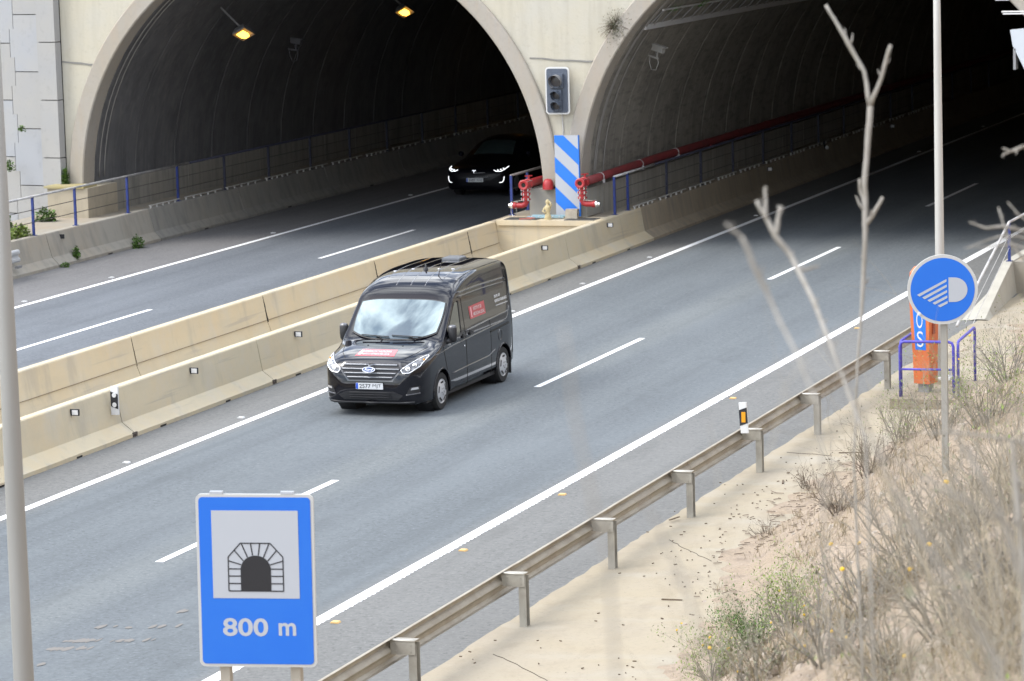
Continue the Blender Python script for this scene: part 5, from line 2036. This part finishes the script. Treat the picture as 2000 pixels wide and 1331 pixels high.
# mirrors
for s_ in (-1, 1):
    mx_ = VX + s_ * 1.055
    g = MB()
    rows = []
    for z, a, b in ((1.17, .05, .03), (1.20, .075, .055), (1.30, .085, .07), (1.42, .085, .07), (1.465, .07, .05), (1.475, .03, .02)):
        rows.append([(mx_ + a * math.cos(t_) * (1.0), .40 + b * math.sin(t_), z) for t_ in np.linspace(0, 2 * math.pi, 14, endpoint=False)])
    g.grid(rows, closed=True)
    g.f += [tuple(range(14)), tuple(70 + i for i in range(14))]
    g.m += [0, 0]
    mm = g.build('mirror', M_TRIM, van, smooth=True)
    g = MB()
    rows = []
    for z, a, b in ((1.445, .078, .062), (1.472, .062, .05), (1.482, .03, .025), (1.483, .002, .002)):
        rows.append([(mx_ + a * math.cos(t_), .40 + b * math.sin(t_), z) for t_ in np.linspace(0, 2 * math.pi, 14, endpoint=False)])
    g.grid(rows, closed=True)
    g.build('cap', mat('mirror_cap', (.10, .10, .11), .3, coat=.6), mm, smooth=True)
    g = MB()
    g.tube([(VX + s_ * .95, .30, 1.18), (VX + s_ * 1.02, .38, 1.20)], [.045, .05], 8)
    g.build('arm', M_TRIM, mm, smooth=True)
    g = MB()
    g.obox((mx_ - s_ * .06, .37, 1.15), (1, 0, 0), (0, 1, 0), (0, 0, 1), .02, .03, .03)
    g.build('indicator', M_HUB, mm)
# roof ribs, vent, aerials
for x in (-.52, -.26, 0.02, .30, .56):
    g = MB()
    vline(g, [(x, 1.05 if abs(x) < .35 else 1.35), (x, 3.65)], lambda a, b: TP(a, b, -.011), .016, 6, 26)
    g.build('roof_rib', M_CREASE, van, smooth=True)
for s_ in (-1, 1):
    g = MB()
    vline(g, [(s_ * .80, 1.30), (s_ * .80, 3.7)], lambda a, b: TP(a, b, .0), .007, 5, 22)
    g.build('roof_gutter', M_DARK, van)
g = MB()
o = TP(.02, 3.35, 0)
g.grid([[(o.x + a * x_, o.y + b * y_, o.z + h) for a, b in ((-1, -1), (1, -1), (1, 1), (-1, 1))] for x_, y_, h in ((.18, .20, -.02), (.175, .19, .03), (.14, .15, .05))], closed=True)
g.f += [(8, 9, 10, 11)]
g.m += [0]
g.build('roof_vent', mat('vent_grey', (.10, .105, .115), .35), van)
g = MB()
o = TP(.02, 1.85, 0)
g.lathe(o, (0, 0, 1), [(.05, -.01), (.045, .02), (.02, .05), (.012, .10), (0, .11)], 10)
g.build('antenna_base', M_TRIM, van, smooth=True)
g = MB()
o = TP(.42, 1.45, 0)
g.tube([o, o + Vector((.03, .14, .30))], [.010, .004], 5)
g.build('antenna', M_BLACK, van)
for x, y in ((-.55, 1.75), (.25, 1.95), (.5, 2.0), (-.25, 1.9)):
    g = MB()
    g.lathe(TP(x, y, -.004), (0, 0, 1), [(.035, 0), (.028, .012), (0, .014)], 8)
    g.build('roof_plug', M_HUB, van)
for x in (-.33, .34):
    g = MB()
    g.lathe(TP(x, -.25, -.004), (0, 0, 1), [(.018, 0), (.014, .012), (0, .014)], 8)
    g.build('washer_jet', M_BLACK, van)
# bonnet shut line
g = MB()
vline(g, [(-.80, -.20), (-.70, -.55), (-.56, -.80)], lambda a, b: TP(a, b, -.001), .006)
vline(g, [(.80, -.20), (.70, -.55), (.56, -.80)], lambda a, b: TP(a, b, -.001), .006)
g.build('bonnet_gaps', M_DARK, van)

# ---------------- black saloon car in the far tunnel
CX, CY = -9.97, 38.3
car = thing('passenger_car', (CX, CY, 0), 'black car with lit headlamps coming out of the dark far arch', 'car')
S2 = Shell((CX, CY, 0),
           zt=[(-.98, .62), (-.93, .78), (-.8, .89), (-.5, .98), (.2, 1.08), (.55, 1.14), (1.0, 1.38), (1.5, 1.57), (2.0, 1.63), (2.6, 1.59), (3.2, 1.43), (3.7, 1.2), (3.95, .95), (4.0, .65)],
           zb=[(-.98, .34), (-.9, .24), (-.5, .20), (3.6, .22), (4.0, .4)],
           w_=[(-.98, .50), (-.93, .74), (-.85, .88), (-.7, .93), (-.4, .945), (.5, .955), (3.3, .955), (3.8, .94), (4.0, .7)],
           d=[(-.98, .12), (-.7, .16), (.3, .17), (.7, .25), (1.2, .5), (2.0, .55), (2.8, .5), (3.6, .3), (4.0, .15)],
           side=([0, .3, .7, 1.0, 1.35, 1.65], [.97, 1, 1, .98, .84, .72]), nexp=2.6, y0=-.98, y1=4.0)
b2 = S2.body(70).build('body', M_CARD, car, smooth=True)
cut_arches(b2, S2.loc, (0, 2.96), .39, .60, 1.3)
b2.data.polygons.foreach_set('use_smooth', [True] * len(b2.data.polygons))
b2.data.set_sharp_from_angle(angle=R(35))
for y in (0, 2.96):
    for s_ in (-1, 1):
        wheel(car, (CX + s_ * .95, CY + y, .345), s_, .345, M_GREY, holes=False)
F2 = lambda x, z, o=.004: S2.front(x, z, o)
T2 = lambda x, y, o=.004: S2.top(x, y, o)
g = MB()
g.grid(quadgrid((-.62, .62), (.62, .62), (.50, 1.32), (-.50, 1.32), lambda a, b: T2(a, b, .006), 10, 8))
g.build('windscreen', mat('car_glass', (.02, .03, .03), .05, ior=1.7, coat=.3), car, smooth=True)
for s_ in (-1, 1):
    HL = [(s_ * .56, .815), (s_ * .63, .775), (s_ * .77, .775), (s_ * .86, .82), (s_ * .89, .89), (s_ * .81, .885), (s_ * .68, .84)]
    g = MB()
    g.grid(polyfan(HL, lambda x, z: F2(x, z, .006), 4), closed=True)
    h = g.build('headlight', mat('car_lens', (.06, .06, .07), .15, coat=1), car, smooth=True)
    g = MB()
    P_ = [HL[0], HL[1], HL[2], HL[3], HL[4]]
    vline(g, P_, lambda x, z: F2(x, z, .010), .009, 6, 6)
    g.build('light_strip', M_CARLED, h, smooth=True)
    g = MB()
    for x, z in ((.68, .805), (.76, .818), (.82, .84)):
        g.lathe(F2(s_ * x, z, .008), (0, -1, 0), [(.024, 0), (0, .01)], 8)
    g.build('lamp_unit', M_CARLED, h)
    g = MB()
    vline(g, [(s_ * .865, .63), (s_ * .855, .53), (s_ * .82, .465), (s_ * .74, .45)], lambda x, z: F2(x, z, .006), .009, 6, 6)
    g.build('fog_strip', M_CARLED, car, smooth=True)
    g = MB()
    g.lathe((CX + s_ * 1.06, CY + .75, 1.15), (0, 1, 0), [(0, -.07), (.06, -.05), (.085, 0), (.07, .08), (0, .09)], 10)
    g.build('mirror', M_CAR, car, smooth=True)
g = MB()
vline(g, [(-.02, .725), (.30, .745)], lambda x, z: F2(x, z, .006), .011, 5)
vline(g, [(-.02, .60), (.42, .62)], lambda x, z: F2(x, z, .006), .008, 5)
g.build('front_trim', M_GREY, car, smooth=True)
g = MB()
q = F2(-.04, .765, .012)
g.prism([(-.06, .045), (.06, .045), (.052, .022), (.015, .018), (0, -.06), (-.015, .018), (-.052, .022)], q, (1, 0, 0), (0, .2, .98), (0, -1, 0), .006)
g.build('badge', M_CHROME, car)
plate(car, (CX, F2(0, .53, 0).y - .02, .53), '5587', 'MWB')

# ================================================================== PLANTS
def leaves(g, c_, rad, n, size, rng, flat_=0.6, mi=0):
    for _ in range(n):
        while True:
            p_ = Vector((rng.uniform(-1, 1), rng.uniform(-1, 1), rng.uniform(-.2, 1)))
            if p_.length < 1:
                break
        p_ = Vector(c_) + Vector((p_.x * rad[0], p_.y * rad[1], p_.z * rad[2]))
        d = Vector((rng.gauss(0, 1), rng.gauss(0, 1), rng.gauss(.4, .8))).normalized()
        u, v, _d = basis(d)
        l = size * rng.uniform(.8, 1.5)
        w_ = l * .5
        g.add([p_, p_ + d * l * .5 + u * w_, p_ + d * l, p_ + d * l * .5 - u * w_], [(0, 1, 2, 3)], mi)


def weed(x, y, z, rx, ry, h, n, size, m, label, seed, stems=8, flowers=0):
    rng = random.Random(seed)
    t = thing('weed', (x, y, z), label, 'plant')
    g = MB()
    for k in range(stems):
        a = rng.uniform(0, 6.28)
        q = rng.uniform(.2, .9)
        g.tube([(x, y, z - .02), (x + rx * q * .5 * math.cos(a), y + ry * q * .5 * math.sin(a), z + h * .5), (x + rx * q * math.cos(a), y + ry * q * math.sin(a), z + h * rng.uniform(.75, 1.05))], [.008, .006, .003], 4)
    g.build('stems', M_LEAF if m is not M_TWIG else M_TWIG, t)
    g = MB()
    leaves(g, (x, y, z + h * .12), (rx, ry, h * .88), int(n * 1.8), size, rng)
    g.build('leaves', m, t, fixn=False)
    if flowers:
        g = MB()
        for k in range(flowers):
            q = (x + rng.uniform(-rx, rx) * .8, y + rng.uniform(-ry, ry) * .8, z + h * rng.uniform(.7, 1.08))
            g.lathe(q, (rng.gauss(0, .3), -.6, 1), [(0, 0), (.022, .006), (0, .014)], 6)
        stuff(g.build('flowers', M_FLOWER if flowers > 4 else M_WHITE, t))


weed(-16.65, 20.3, .80, .42, .35, .62, 520, .085, M_LEAF, 'dense dark green bush at the left against the panel wall', 1, 14, 3)
weed(-15.45, 18.35, .82, .30, .28, .34, 240, .07, M_LEAF2, 'pale green weed on the walkway edge near the left lamp post', 2, 8)
weed(-15.35, 19.1, .82, .26, .25, .33, 200, .07, M_LEAF2, 'second pale green weed touching the first blue rail post', 3, 8)
weed(-16.6, 22.9, .80, .30, .22, .36, 170, .07, M_LEAF, 'green weed at the foot of the yellow stained pedestal', 4)
weed(-16.72, 24.35, 1.6, .10, .08, .50, 150, .06, M_LEAF, 'narrow green plant standing on the pedestal beside the arch ring', 5)
weed(-14.52, 24.0, .0, .17, .2, .36, 130, .055, M_LEAF, 'green weed at the foot of the outer barrier below the pedestal', 6)
weed(-14.66, 20.75, .12, .08, .10, .30, 70, .06, M_LEAF, 'small green weed growing up the outer barrier under the black plate', 7)
weed(-14.50, 19.75, .0, .12, .13, .13, 50, .045, M_LEAF, 'tiny green weed at the foot of the outer barrier', 8)
weed(-17.85, 24.2, 3.05, .12, .06, .14, 40, .05, M_LEAF, 'small tuft of leaves in a panel wall joint', 9)
weed(-18.3, 24.25, 2.0, .16, .08, .28, 70, .06, M_LEAF, 'leafy tuft in the panel joint at the left frame edge', 10)
# dried plant hanging on the portal wall
rng = random.Random(21)
t = thing('dry_plant', (-1.45, YP, 5.6), 'wispy grey plant growing from the portal wall above the arch ring', 'plant')
g = MB()
for k in range(90):
    a = rng.uniform(-2.6, 2.6)
    l = rng.uniform(.15, .5)
    p_ = Vector((-1.42 + rng.uniform(-.05, .05), YP - .02, 5.62))
    e1 = p_ + Vector((math.sin(a) * l * .5, -rng.uniform(.03, .12), math.cos(a) * l * .5))
    e2 = e1 + Vector((math.sin(a) * l * .4, -rng.uniform(-.02, .05), math.cos(a) * l * .45 - .12 * l))
    g.tube([p_, e1, e2], [.006, .004, .002], 3)
g.build('twigs', M_TWIG2, t)
g = MB()
for k in range(900):
    a, l = rng.uniform(0, 6.28), abs(rng.gauss(0, .24))
    p_ = Vector((-1.42 + math.cos(a) * l * .75, YP - .05 - rng.uniform(0, .08), 5.58 + math.sin(a) * l * 1.2))
    d = Vector((rng.gauss(0, 1), rng.gauss(0, .4), rng.gauss(0, 1))).normalized()
    u = basis(d)[0]
    g.add([p_, p_ + d * .03 + u * .012, p_ + d * .06, p_ + d * .03 - u * .012], [(0, 1, 2, 3)])
g.build('leaves', M_LEAFD, t, fixn=False)
# grass on the cable tray
rng = random.Random(22)
for yy0, lab in ((27.0, 'green grass tuft at the near end of the cable tray'), (29.4, 'green grass tuft further along the cable tray')):
    t = thing('grass_tuft', (-.8, yy0, 5.85), lab, 'grass tuft')
    g = MB()
    for k in range(60):
        p_ = Vector((-.8 + rng.uniform(-.2, .2), yy0 + rng.uniform(-.35, .35), 5.86))
        d = Vector((rng.gauss(0, .2), rng.gauss(0, .25), rng.uniform(.12, .32)))
        u = Vector((rng.gauss(0, 1), rng.gauss(0, 1), 0)).normalized() * .012
        g.add([p_ - u, p_ + u, p_ + d * .7 + u * .5 + Vector((0, 0, 0)), p_ + d * 1.0], [(0, 1, 2, 3)])
    g.build('blades', mat('bright_grass', (.05, .16, .02), .7), t, fixn=False)


# ---------------- bank vegetation
def ground_hit(px, py):
    """first point of the bank along the view through a pixel"""
    d = FW + RT * ((px - 1000) / FPX) - UP * ((py - 665.5) / FPX)
    t_ = 5.0
    while t_ < 95:
        p_ = CAM + d * t_
        if p_.x > apron_edge(p_.y) - 0.2 and p_.z <= terr(p_.x, p_.y):
            return p_, t_
        if p_.z < 0:
            return Vector((p_.x, p_.y, 0)), t_
        t_ += .12
    return p_, t_


def branch(g, p_, d, l, r, rng, depth, nside=4, droop=0.0, kids=3, mi=0):
    pts, rr = [p_.copy()], [r]
    n = 4
    q = p_.copy()
    dd = d.copy()
    for i in range(n):
        dd = (dd + Vector((rng.gauss(0, .16), rng.gauss(0, .16), rng.gauss(0, .10) - droop))).normalized()
        q = q + dd * (l / n)
        pts.append(q.copy())
        rr.append(r * (1 - .75 * (i + 1) / n))
    g.tube(pts, rr, nside, False, mi)
    tips = [q]
    if depth > 0:
        for k in range(kids):
            i = rng.randint(1, n)
            dk = (dd + Vector((rng.gauss(0, .55), rng.gauss(0, .55), rng.gauss(.1, .4)))).normalized()
            tips += branch(g, pts[i], dk, l * rng.uniform(.35, .65), rr[i] * .8 + .0006, rng, depth - 1, 3, droop, kids, mi)
    return tips


def dry_bush(c_, h, spread, stems, label, seed, m=M_TWIG, leaf=None, nleaf=0, flowers=0, depth=2, r=.006, name='dry_bush', cat='bush', group=None):
    rng = random.Random(seed)
    t = thing(name, c_, label, cat, group)
    g = MB()
    tips = []
    for k in range(stems):
        a = rng.uniform(0, 6.28)
        q = spread * math.sqrt(rng.random())
        p_ = Vector((c_[0] + .25 * q * math.cos(a), c_[1] + .25 * q * math.sin(a), c_[2] - .08))
        d = Vector((math.cos(a) * q / h * .9, math.sin(a) * q / h * .9, 1)).normalized()
        tips += branch(g, p_, d, h * rng.uniform(.6, 1.05), r * rng.uniform(.6, 1.2), rng, depth)
    g.build('twigs', m, t, fixn=False)
    if leaf is not None:
        g = MB()
        for k in range(nleaf):
            p_ = rng.choice(tips) + Vector((rng.gauss(0, .05), rng.gauss(0, .05), rng.gauss(-.05, .06)))
            d = Vector((rng.gauss(0, .6), rng.gauss(0, .6), rng.gauss(.6, .5))).normalized()
            u = basis(d)[0]
            l = rng.uniform(.02, .042)
            g.add([p_, p_ + d * l * .5 + u * l * .22, p_ + d * l, p_ + d * l * .5 - u * l * .22], [(0, 1, 2, 3)])
        g.build('leaves', leaf, t, fixn=False)
    if flowers:
        g = MB()
        for k in range(flowers):
            q = rng.choice(tips)
            g.lathe(q, (rng.gauss(0, .4), -.7, .8), [(0, -.004), (rng.uniform(.008, .021), 0), (.012, .008), (0, .012)], 7)
        stuff(g.build('flowers', M_FLOWER, t))
    return t


BUSH = [  # px, py, height, spread, stems, leaf material, n leaves, flowers, label
    (1395, 1330, .55, .45, 16, M_LEAF2, 420, 7, 'green flowering shrub with yellow heads at the bottom of the bank'),
    (1470, 1275, .60, .30, 10, M_LEAF, 420, 0, 'upright dark green sprig left of the rocky shoulder'),
    (1545, 1230, .70, .35, 12, M_LEAF2, 380, 4, 'light green shrub with yellow heads beside the upright sprig'),
    (1480, 1330, .40, .40, 12, M_LEAFD, 200, 5, 'low grey green shrub under the upright sprig'),
    (1700, 925, .75, .55, 16, M_LEAFD, 120, 0, 'dry straw coloured bush below the guard frame'),
    (1760, 860, .80, .60, 18, M_LEAF2, 160, 0, 'half green bush at the foot of the round sign'),
    (1840, 850, .85, .65, 20, M_LEAFD, 240, 0, 'grey green bush hiding the foot of the round sign pole'),
    (1930, 830, .95, .75, 22, M_LEAF2, 420, 4, 'bushy green shrub right of the round sign pole'),
    (1975, 740, .85, .7, 18, M_LEAFD, 200, 0, 'dry bush at the right edge above the green shrub'),
    (1640, 1000, .55, .5, 16, None, 0, 0, 'low tangle of brown twigs on the sandy bench'),
    (1590, 960, .45, .5, 14, None, 0, 0, 'small tangle of brown twigs at the verge edge'),
    (1500, 1050, .30, .45, 12, None, 0, 0, 'flat dry twigs where the verge meets the soil'),
    (1700, 1180, .50, .45, 14, None, 0, 3, 'sparse twigs with yellow heads on the rocky shoulder'),
    (1620, 1290, .5, .4, 14, M_LEAFD, 80, 2, 'sparse grey twigs low on the rocky shoulder'),
    (1790, 1120, .75, .5, 18, None, 0, 2, 'grey twiggy bush in the middle of the rocky shoulder'),
    (1890, 1050, .95, .6, 22, M_LEAFD, 120, 0, 'tall grey twiggy bush at the right of the rocky shoulder'),
    (1980, 1000, 1.0, .6, 22, None, 0, 0, 'grey twig thicket at the right frame edge'),
    (1960, 1180, 1.0, .6, 22, M_LEAFD, 100, 0, 'dense grey twig thicket low at the right edge'),
    (1860, 1250, .85, .55, 20, None, 0, 0, 'grey twigs in front at the bottom right'),
    (1740, 1320, .55, .5, 16, None, 0, 2, 'thin grey twigs at the bottom edge right of the rocks'),
    (1990, 1330, 1.0, .6, 24, None, 0, 0, 'thick grey twigs in the bottom right corner'),
]
for i, (px, py, h, s_, n, lm, nl, fl, lab) in enumerate(BUSH):
    p_, t_ = ground_hit(px, py)
    k = min(1.0, t_ / 22)
    z = max(terr(p_.x, p_.y), 0)
    dry_bush((p_.x, p_.y, z), h, s_, int(n * 1.5), lab, 100 + i, M_TWIG2 if i in (4, 9, 10, 11) else M_TWIG, lm, int(nl * (6.5 if lm in (M_LEAF, M_LEAF2) else 3.2)), fl, 2, .0085)
# close twig clumps near the lens, out of focus
for i, (px, t_, h, lm) in enumerate([(1985, 9, 1.22, None), (1905, 8.5, 1.15, None), (2050, 7, 1.3, M_LEAFD), (1840, 10, 1.02, None), (1965, 12, 1.0, M_LEAFD), (1770, 11, .95, None),
                                     (1880, 14, .92, M_LEAF2), (2000, 15, 1.05, None), (1720, 14, .85, None), (1800, 17, .8, M_LEAFD), (1930, 19, .9, None), (2010, 22, .9, M_LEAF2), (1660, 17, .75, None)]):
    q = at(px, 900, t_)
    dry_bush((q.x, q.y, terr(q.x, q.y)), h, .42, 13, 'blurred grey twig clump close to the lens at the lower right', 300 + i, M_TWIG, lm, 160, 0, 2, .0055, group='blurred twig clumps close to the lens')


for i, (px, t_, h) in enumerate([(1990, 6.5, 1.38), (1935, 7.5, 1.2), (1860, 8, 1.1), (2040, 10, 1.6), (1790, 9, 1.0), (1985, 11, 1.45), (1705, 11, .88), (1625, 13, .78), (1950, 14, 1.3), (2020, 18, 1.4), (1900, 12, 1.1), (1990, 26, 1.3)]):
    q = at(px, 900, t_)
    dry_bush((q.x, q.y, terr(q.x, q.y)), h, .5, 15, 'pale straw coloured blurred grass clump close to the lens at the lower right', 340 + i, M_STRAWL, None, 0, 0, 2, .0038, name='grass_clump', cat='grass clump', group='pale grass clumps close to the lens')


# dead stalks that stand against the dark arch
def stalk(t_, paths, label, m=M_STALK):
    a = paths[0][0]
    q = at(a[0], a[1], t_)
    th = thing('dead_stalk', (q.x, q.y, terr(q.x, q.y)), label, 'dead stalk')
    for k, pth in enumerate(paths):
        pts = [at(x, y, t_ + dt) for x, y, w_, dt in pth]
        rr = [w_ * .37 / FPX * t_ for x, y, w_, dt in pth]
        if k == 0:
            b = pts[0]
            zg = terr(b.x, b.y) - .1
            if b.z > zg:
                pts = [Vector((b.x + .05, b.y, zg))] + pts
                rr = [rr[0] * 1.1] + rr
        P_, Q_ = [], []
        for (a_, b_), (ra, rb) in zip(zip(pts[:-1], pts[1:]), zip(rr[:-1], rr[1:])):
            for j in range(3):
                f = j / 3
                kn = 1 + .22 * mnoise.noise(a_.lerp(b_, f) * 9)
                P_.append(a_.lerp(b_, f) + Vector((mnoise.noise(a_ * 7 + Vector((j, 0, 0))) * .004, 0, 0)))
                Q_.append((ra + (rb - ra) * f) * kn)
        P_.append(pts[-1])
        Q_.append(rr[-1])
        g = MB()
        g.tube(P_, Q_, 7)
        rg = random.Random(int(t_ * 100) + k)
        for j in range(2, len(P_) - 1):
            if rg.random() < .55 and Q_[j] > .002:
                d_ = (P_[j + 1] - P_[j - 1]).normalized()
                sd = (d_ + RT * rg.choice((-1, 1)) * rg.uniform(.5, 1.1) + FW * rg.uniform(-.5, .5)).normalized()
                ln = rg.uniform(1.5, 5) * Q_[j]
                g.tube([P_[j], P_[j] + sd * ln * .6, P_[j] + sd * ln + d_ * ln * .3], [Q_[j] * .7, Q_[j] * .45, Q_[j] * .15], 5)
        g.build('stem' if k == 0 else 'branch', m, th, smooth=True)


stalk(14.0, [[(1668, 900, 6, 0), (1676, 700, 7, 0), (1684, 600, 11, 0), (1690, 470, 15, 0), (1690, 440, 16, 0), (1690, 360, 15, 0), (1694, 280, 15, 0), (1700, 208, 16, 0)],
             [(1700, 208, 14, 0), (1688, 140, 12, .02), (1668, 105, 12, .03), (1640, 55, 11, .05), (1613, 10, 9, .06)],
             [(1700, 208, 13, 0), (1722, 150, 12, -.03), (1740, 88, 10, -.05)],
             [(1690, 440, 13, 0), (1708, 415, 11, -.02), (1724, 385, 9, -.03)],
             [(1690, 410, 10, 0), (1682, 375, 9, .02), (1678, 350, 7, .02)]],
      'tall forked dead stalk standing against the dark right arch')
stalk(10.5, [[(1690, 860, 6, -1), (1640, 720, 8, -.6), (1590, 590, 13, -.2), (1545, 500, 16, 0), (1515, 462, 15, 0), (1497, 425, 14, .02), (1477, 392, 9, .03)],
            [(1515, 462, 13, 0), (1520, 430, 12, 0), (1526, 403, 9, 0)],
            [(1497, 425, 10, 0), (1496, 395, 9, .03), (1495, 365, 7, .05)],
            [(1560, 530, 10, 0), (1600, 520, 6, 0)]],
      'shorter dead stalk with a forked tip left of the tall one')
stalk(7.5, [[(1600, 800, 6, -.5), (1560, 700, 7, -.3), (1510, 600, 10, 0), (1470, 510, 13, 0), (1447, 462, 12, 0)], [(1447, 462, 9, 0), (1430, 450, 8, 0), (1416, 436, 5, 0)]],
      'blurred dead stalk lowest left of the three stalks')
stalk(13, [[(2080, 300, 12, 0), (2000, 286, 9, 0), (1975, 296, 8, 0)], [(1975, 296, 7, 0), (1958, 290, 4, 0)], [(1975, 296, 6, 0), (1960, 302, 5, 0), (1957, 307, 3, 0)]],
      'pale twig reaching in from the right edge above the white rail')
stalk(12, [[(2090, 470, 11, 0), (2000, 452, 9, 0), (1960, 442, 8, 0), (1925, 446, 7, 0), (1893, 434, 4, 0)], [(2050, 480, 7, 0), (1990, 462, 6, 0), (1950, 462, 5, 0), (1890, 484, 3, 0)],
           [(2040, 560, 7, 0), (1970, 470, 6, 0), (1950, 405, 4, 0)], [(2030, 450, 6, 0), (1990, 420, 5, 0), (1968, 395, 3, 0)], [(2040, 500, 6, 0), (1980, 478, 5, 0), (1884, 485, 2, 0)]],
      'spray of pale twigs crossing the white handrail at the right edge')
stalk(9, [[(2060, 880, 18, 0), (1985, 862, 9, 0), (1930, 852, 8, 0), (1860, 845, 7, 0), (1800, 846, 4, 0)], [(1975, 862, 14, 0), (1985, 960, 18, 0), (2000, 1100, 20, 0), (2010, 1400, 22, 0)]],
      'bent pale twig arching over the bank at the right edge')
stalk(3.6, [[(1215, 1500, 13, 0), (1185, 1100, 11, 0), (1130, 850, 10, 0), (1100, 640, 7, 0)]], 'faint blurred stem very close to the lens in the middle')
stalk(4.2, [[(1420, 1400, 11, 0), (1340, 1150, 9, 0), (1290, 1040, 7, 0), (1250, 960, 5, 0)], [(1340, 1150, 6, 0), (1300, 1120, 4, 0)]], 'faint blurred twig close to the lens below the guardrail')
stalk(5.5, [[(1950, 1300, 15, 0), (1800, 1050, 12, 0), (1720, 900, 10, 0), (1660, 760, 8, 0), (1600, 640, 5, 0)], [(1800, 1050, 8, 0), (1700, 1000, 6, 0), (1600, 940, 4, 0)], [(1720, 900, 7, 0), (1740, 820, 4, 0)]],
      'blurred branching twig rising across the guardrail end')
stalk(6.2, [[(2030, 1250, 20, 0), (1960, 1020, 16, 0), (1900, 900, 12, 0), (1850, 830, 7, 0)], [(1960, 1020, 12, 0), (1850, 960, 9, 0), (1760, 905, 6, 0), (1700, 880, 4, 0)]],
      'blurred branching twig in front of the grey thicket')

# straw grass and loose litter on the bank: uncountable
rng = random.Random(77)
g = MB()
cnt = 0
for _ in range(5000):
    px, py = rng.uniform(1380, 2010), rng.uniform(640, 1331)
    # only the lower triangle of the frame, where the bank lies
    if py < 1331 - (px - 1230) * 1.05:
        continue
    p_, t_ = ground_hit(px, py)
    if p_.x < apron_edge(p_.y) + .05 or t_ > 90:
        continue
    if mnoise.noise(Vector((p_.x * .9, p_.y * .5, 3))) < -.12:
        continue
    for k in range(5):
        b = p_ + Vector((rng.gauss(0, .06), rng.gauss(0, .06), -.02))
        h = rng.uniform(.05, .22)
        d = Vector((rng.gauss(0, .35), rng.gauss(0, .35), 1)).normalized() * h
        u = Vector((rng.gauss(0, 1), rng.gauss(0, 1), 0)).normalized() * .0035
        g.add([b - u, b + u, b + d * .6 + Vector((0, 0, 0)) + u * .6, b + d + Vector((rng.gauss(0, .006), rng.gauss(0, .006), 0))], [(0, 1, 2, 3)])
stuff(g.build('dry_grass', M_STRAW, fixn=False))
g = MB()
for _ in range(2600):
    px, py = rng.uniform(1330, 2010), rng.uniform(640, 1331)
    if py < 1331 - (px - 1230) * 1.05:
        continue
    p_, t_ = ground_hit(px, py)
    if t_ > 90:
        continue
    s_ = abs(rng.gauss(0, .035)) + .008
    if p_.y < -25 and rng.random() < .05:
        s_ = rng.uniform(.06, .13)
    rot = rng.uniform(0, 6.28)
    q = []
    for k in range(6):
        a = rot + k * math.pi / 3
        q.append((p_.x + s_ * math.cos(a) * rng.uniform(.7, 1.2), p_.y + s_ * math.sin(a) * rng.uniform(.7, 1.2), p_.z - s_ * .3))
    top_ = [(p_.x + (x - p_.x) * rng.uniform(.4, .75), p_.y + (y - p_.y) * rng.uniform(.4, .75), p_.z + s_ * rng.uniform(.3, .7)) for x, y, z in q]
    g.add(q + top_, [(k, (k + 1) % 6, 6 + (k + 1) % 6, 6 + k) for k in range(6)] + [tuple(range(6, 12))])
stuff(g.build('loose_stones', M_STONE))
# dead twigs and bark collected where the soil meets the apron
g = MB()
for _ in range(420):
    y = rng.uniform(-17, 0) if rng.random() < .3 else rng.gauss(-9.5, 2.2)
    e = apron_edge(y)
    x = e + rng.gauss(.75, .6)
    if x < e - .25:
        continue
    z = max(terr(x, y), .05) + .012
    l = rng.uniform(.012, .07)
    a = rng.uniform(0, 3.14)
    g.obox((x, y, z), (math.cos(a), math.sin(a), rng.uniform(-.1, .1)), (-math.sin(a), math.cos(a), 0), (0, 0, 1), l, .006, .005)
stuff(g.build('plant_debris', mat('debris_brown', (.17, .13, .095), .9, var=[((5, 5, 5), .6, (.22, .18, .14), .45, .6)])))
# leaf litter and debris on the beige apron
g = MB()
for _ in range(190):
    y = rng.uniform(-22, 0)
    e = apron_edge(y)
    x = e - abs(rng.gauss(0, .5)) if rng.random() < .7 else rng.uniform(10.1, e)
    if x < 10.05:
        continue
    l = rng.uniform(.008, .024) if rng.random() < .98 else .14
    a = rng.uniform(0, 3.14)
    g.obox((x, y, .045), (math.cos(a), math.sin(a), 0), (-math.sin(a), math.cos(a), 0), (0, 0, 1), l, l * .35 if l < .1 else .014, .006)
stuff(g.build('litter', mat('litter_brown', (.10, .07, .045), .9)))
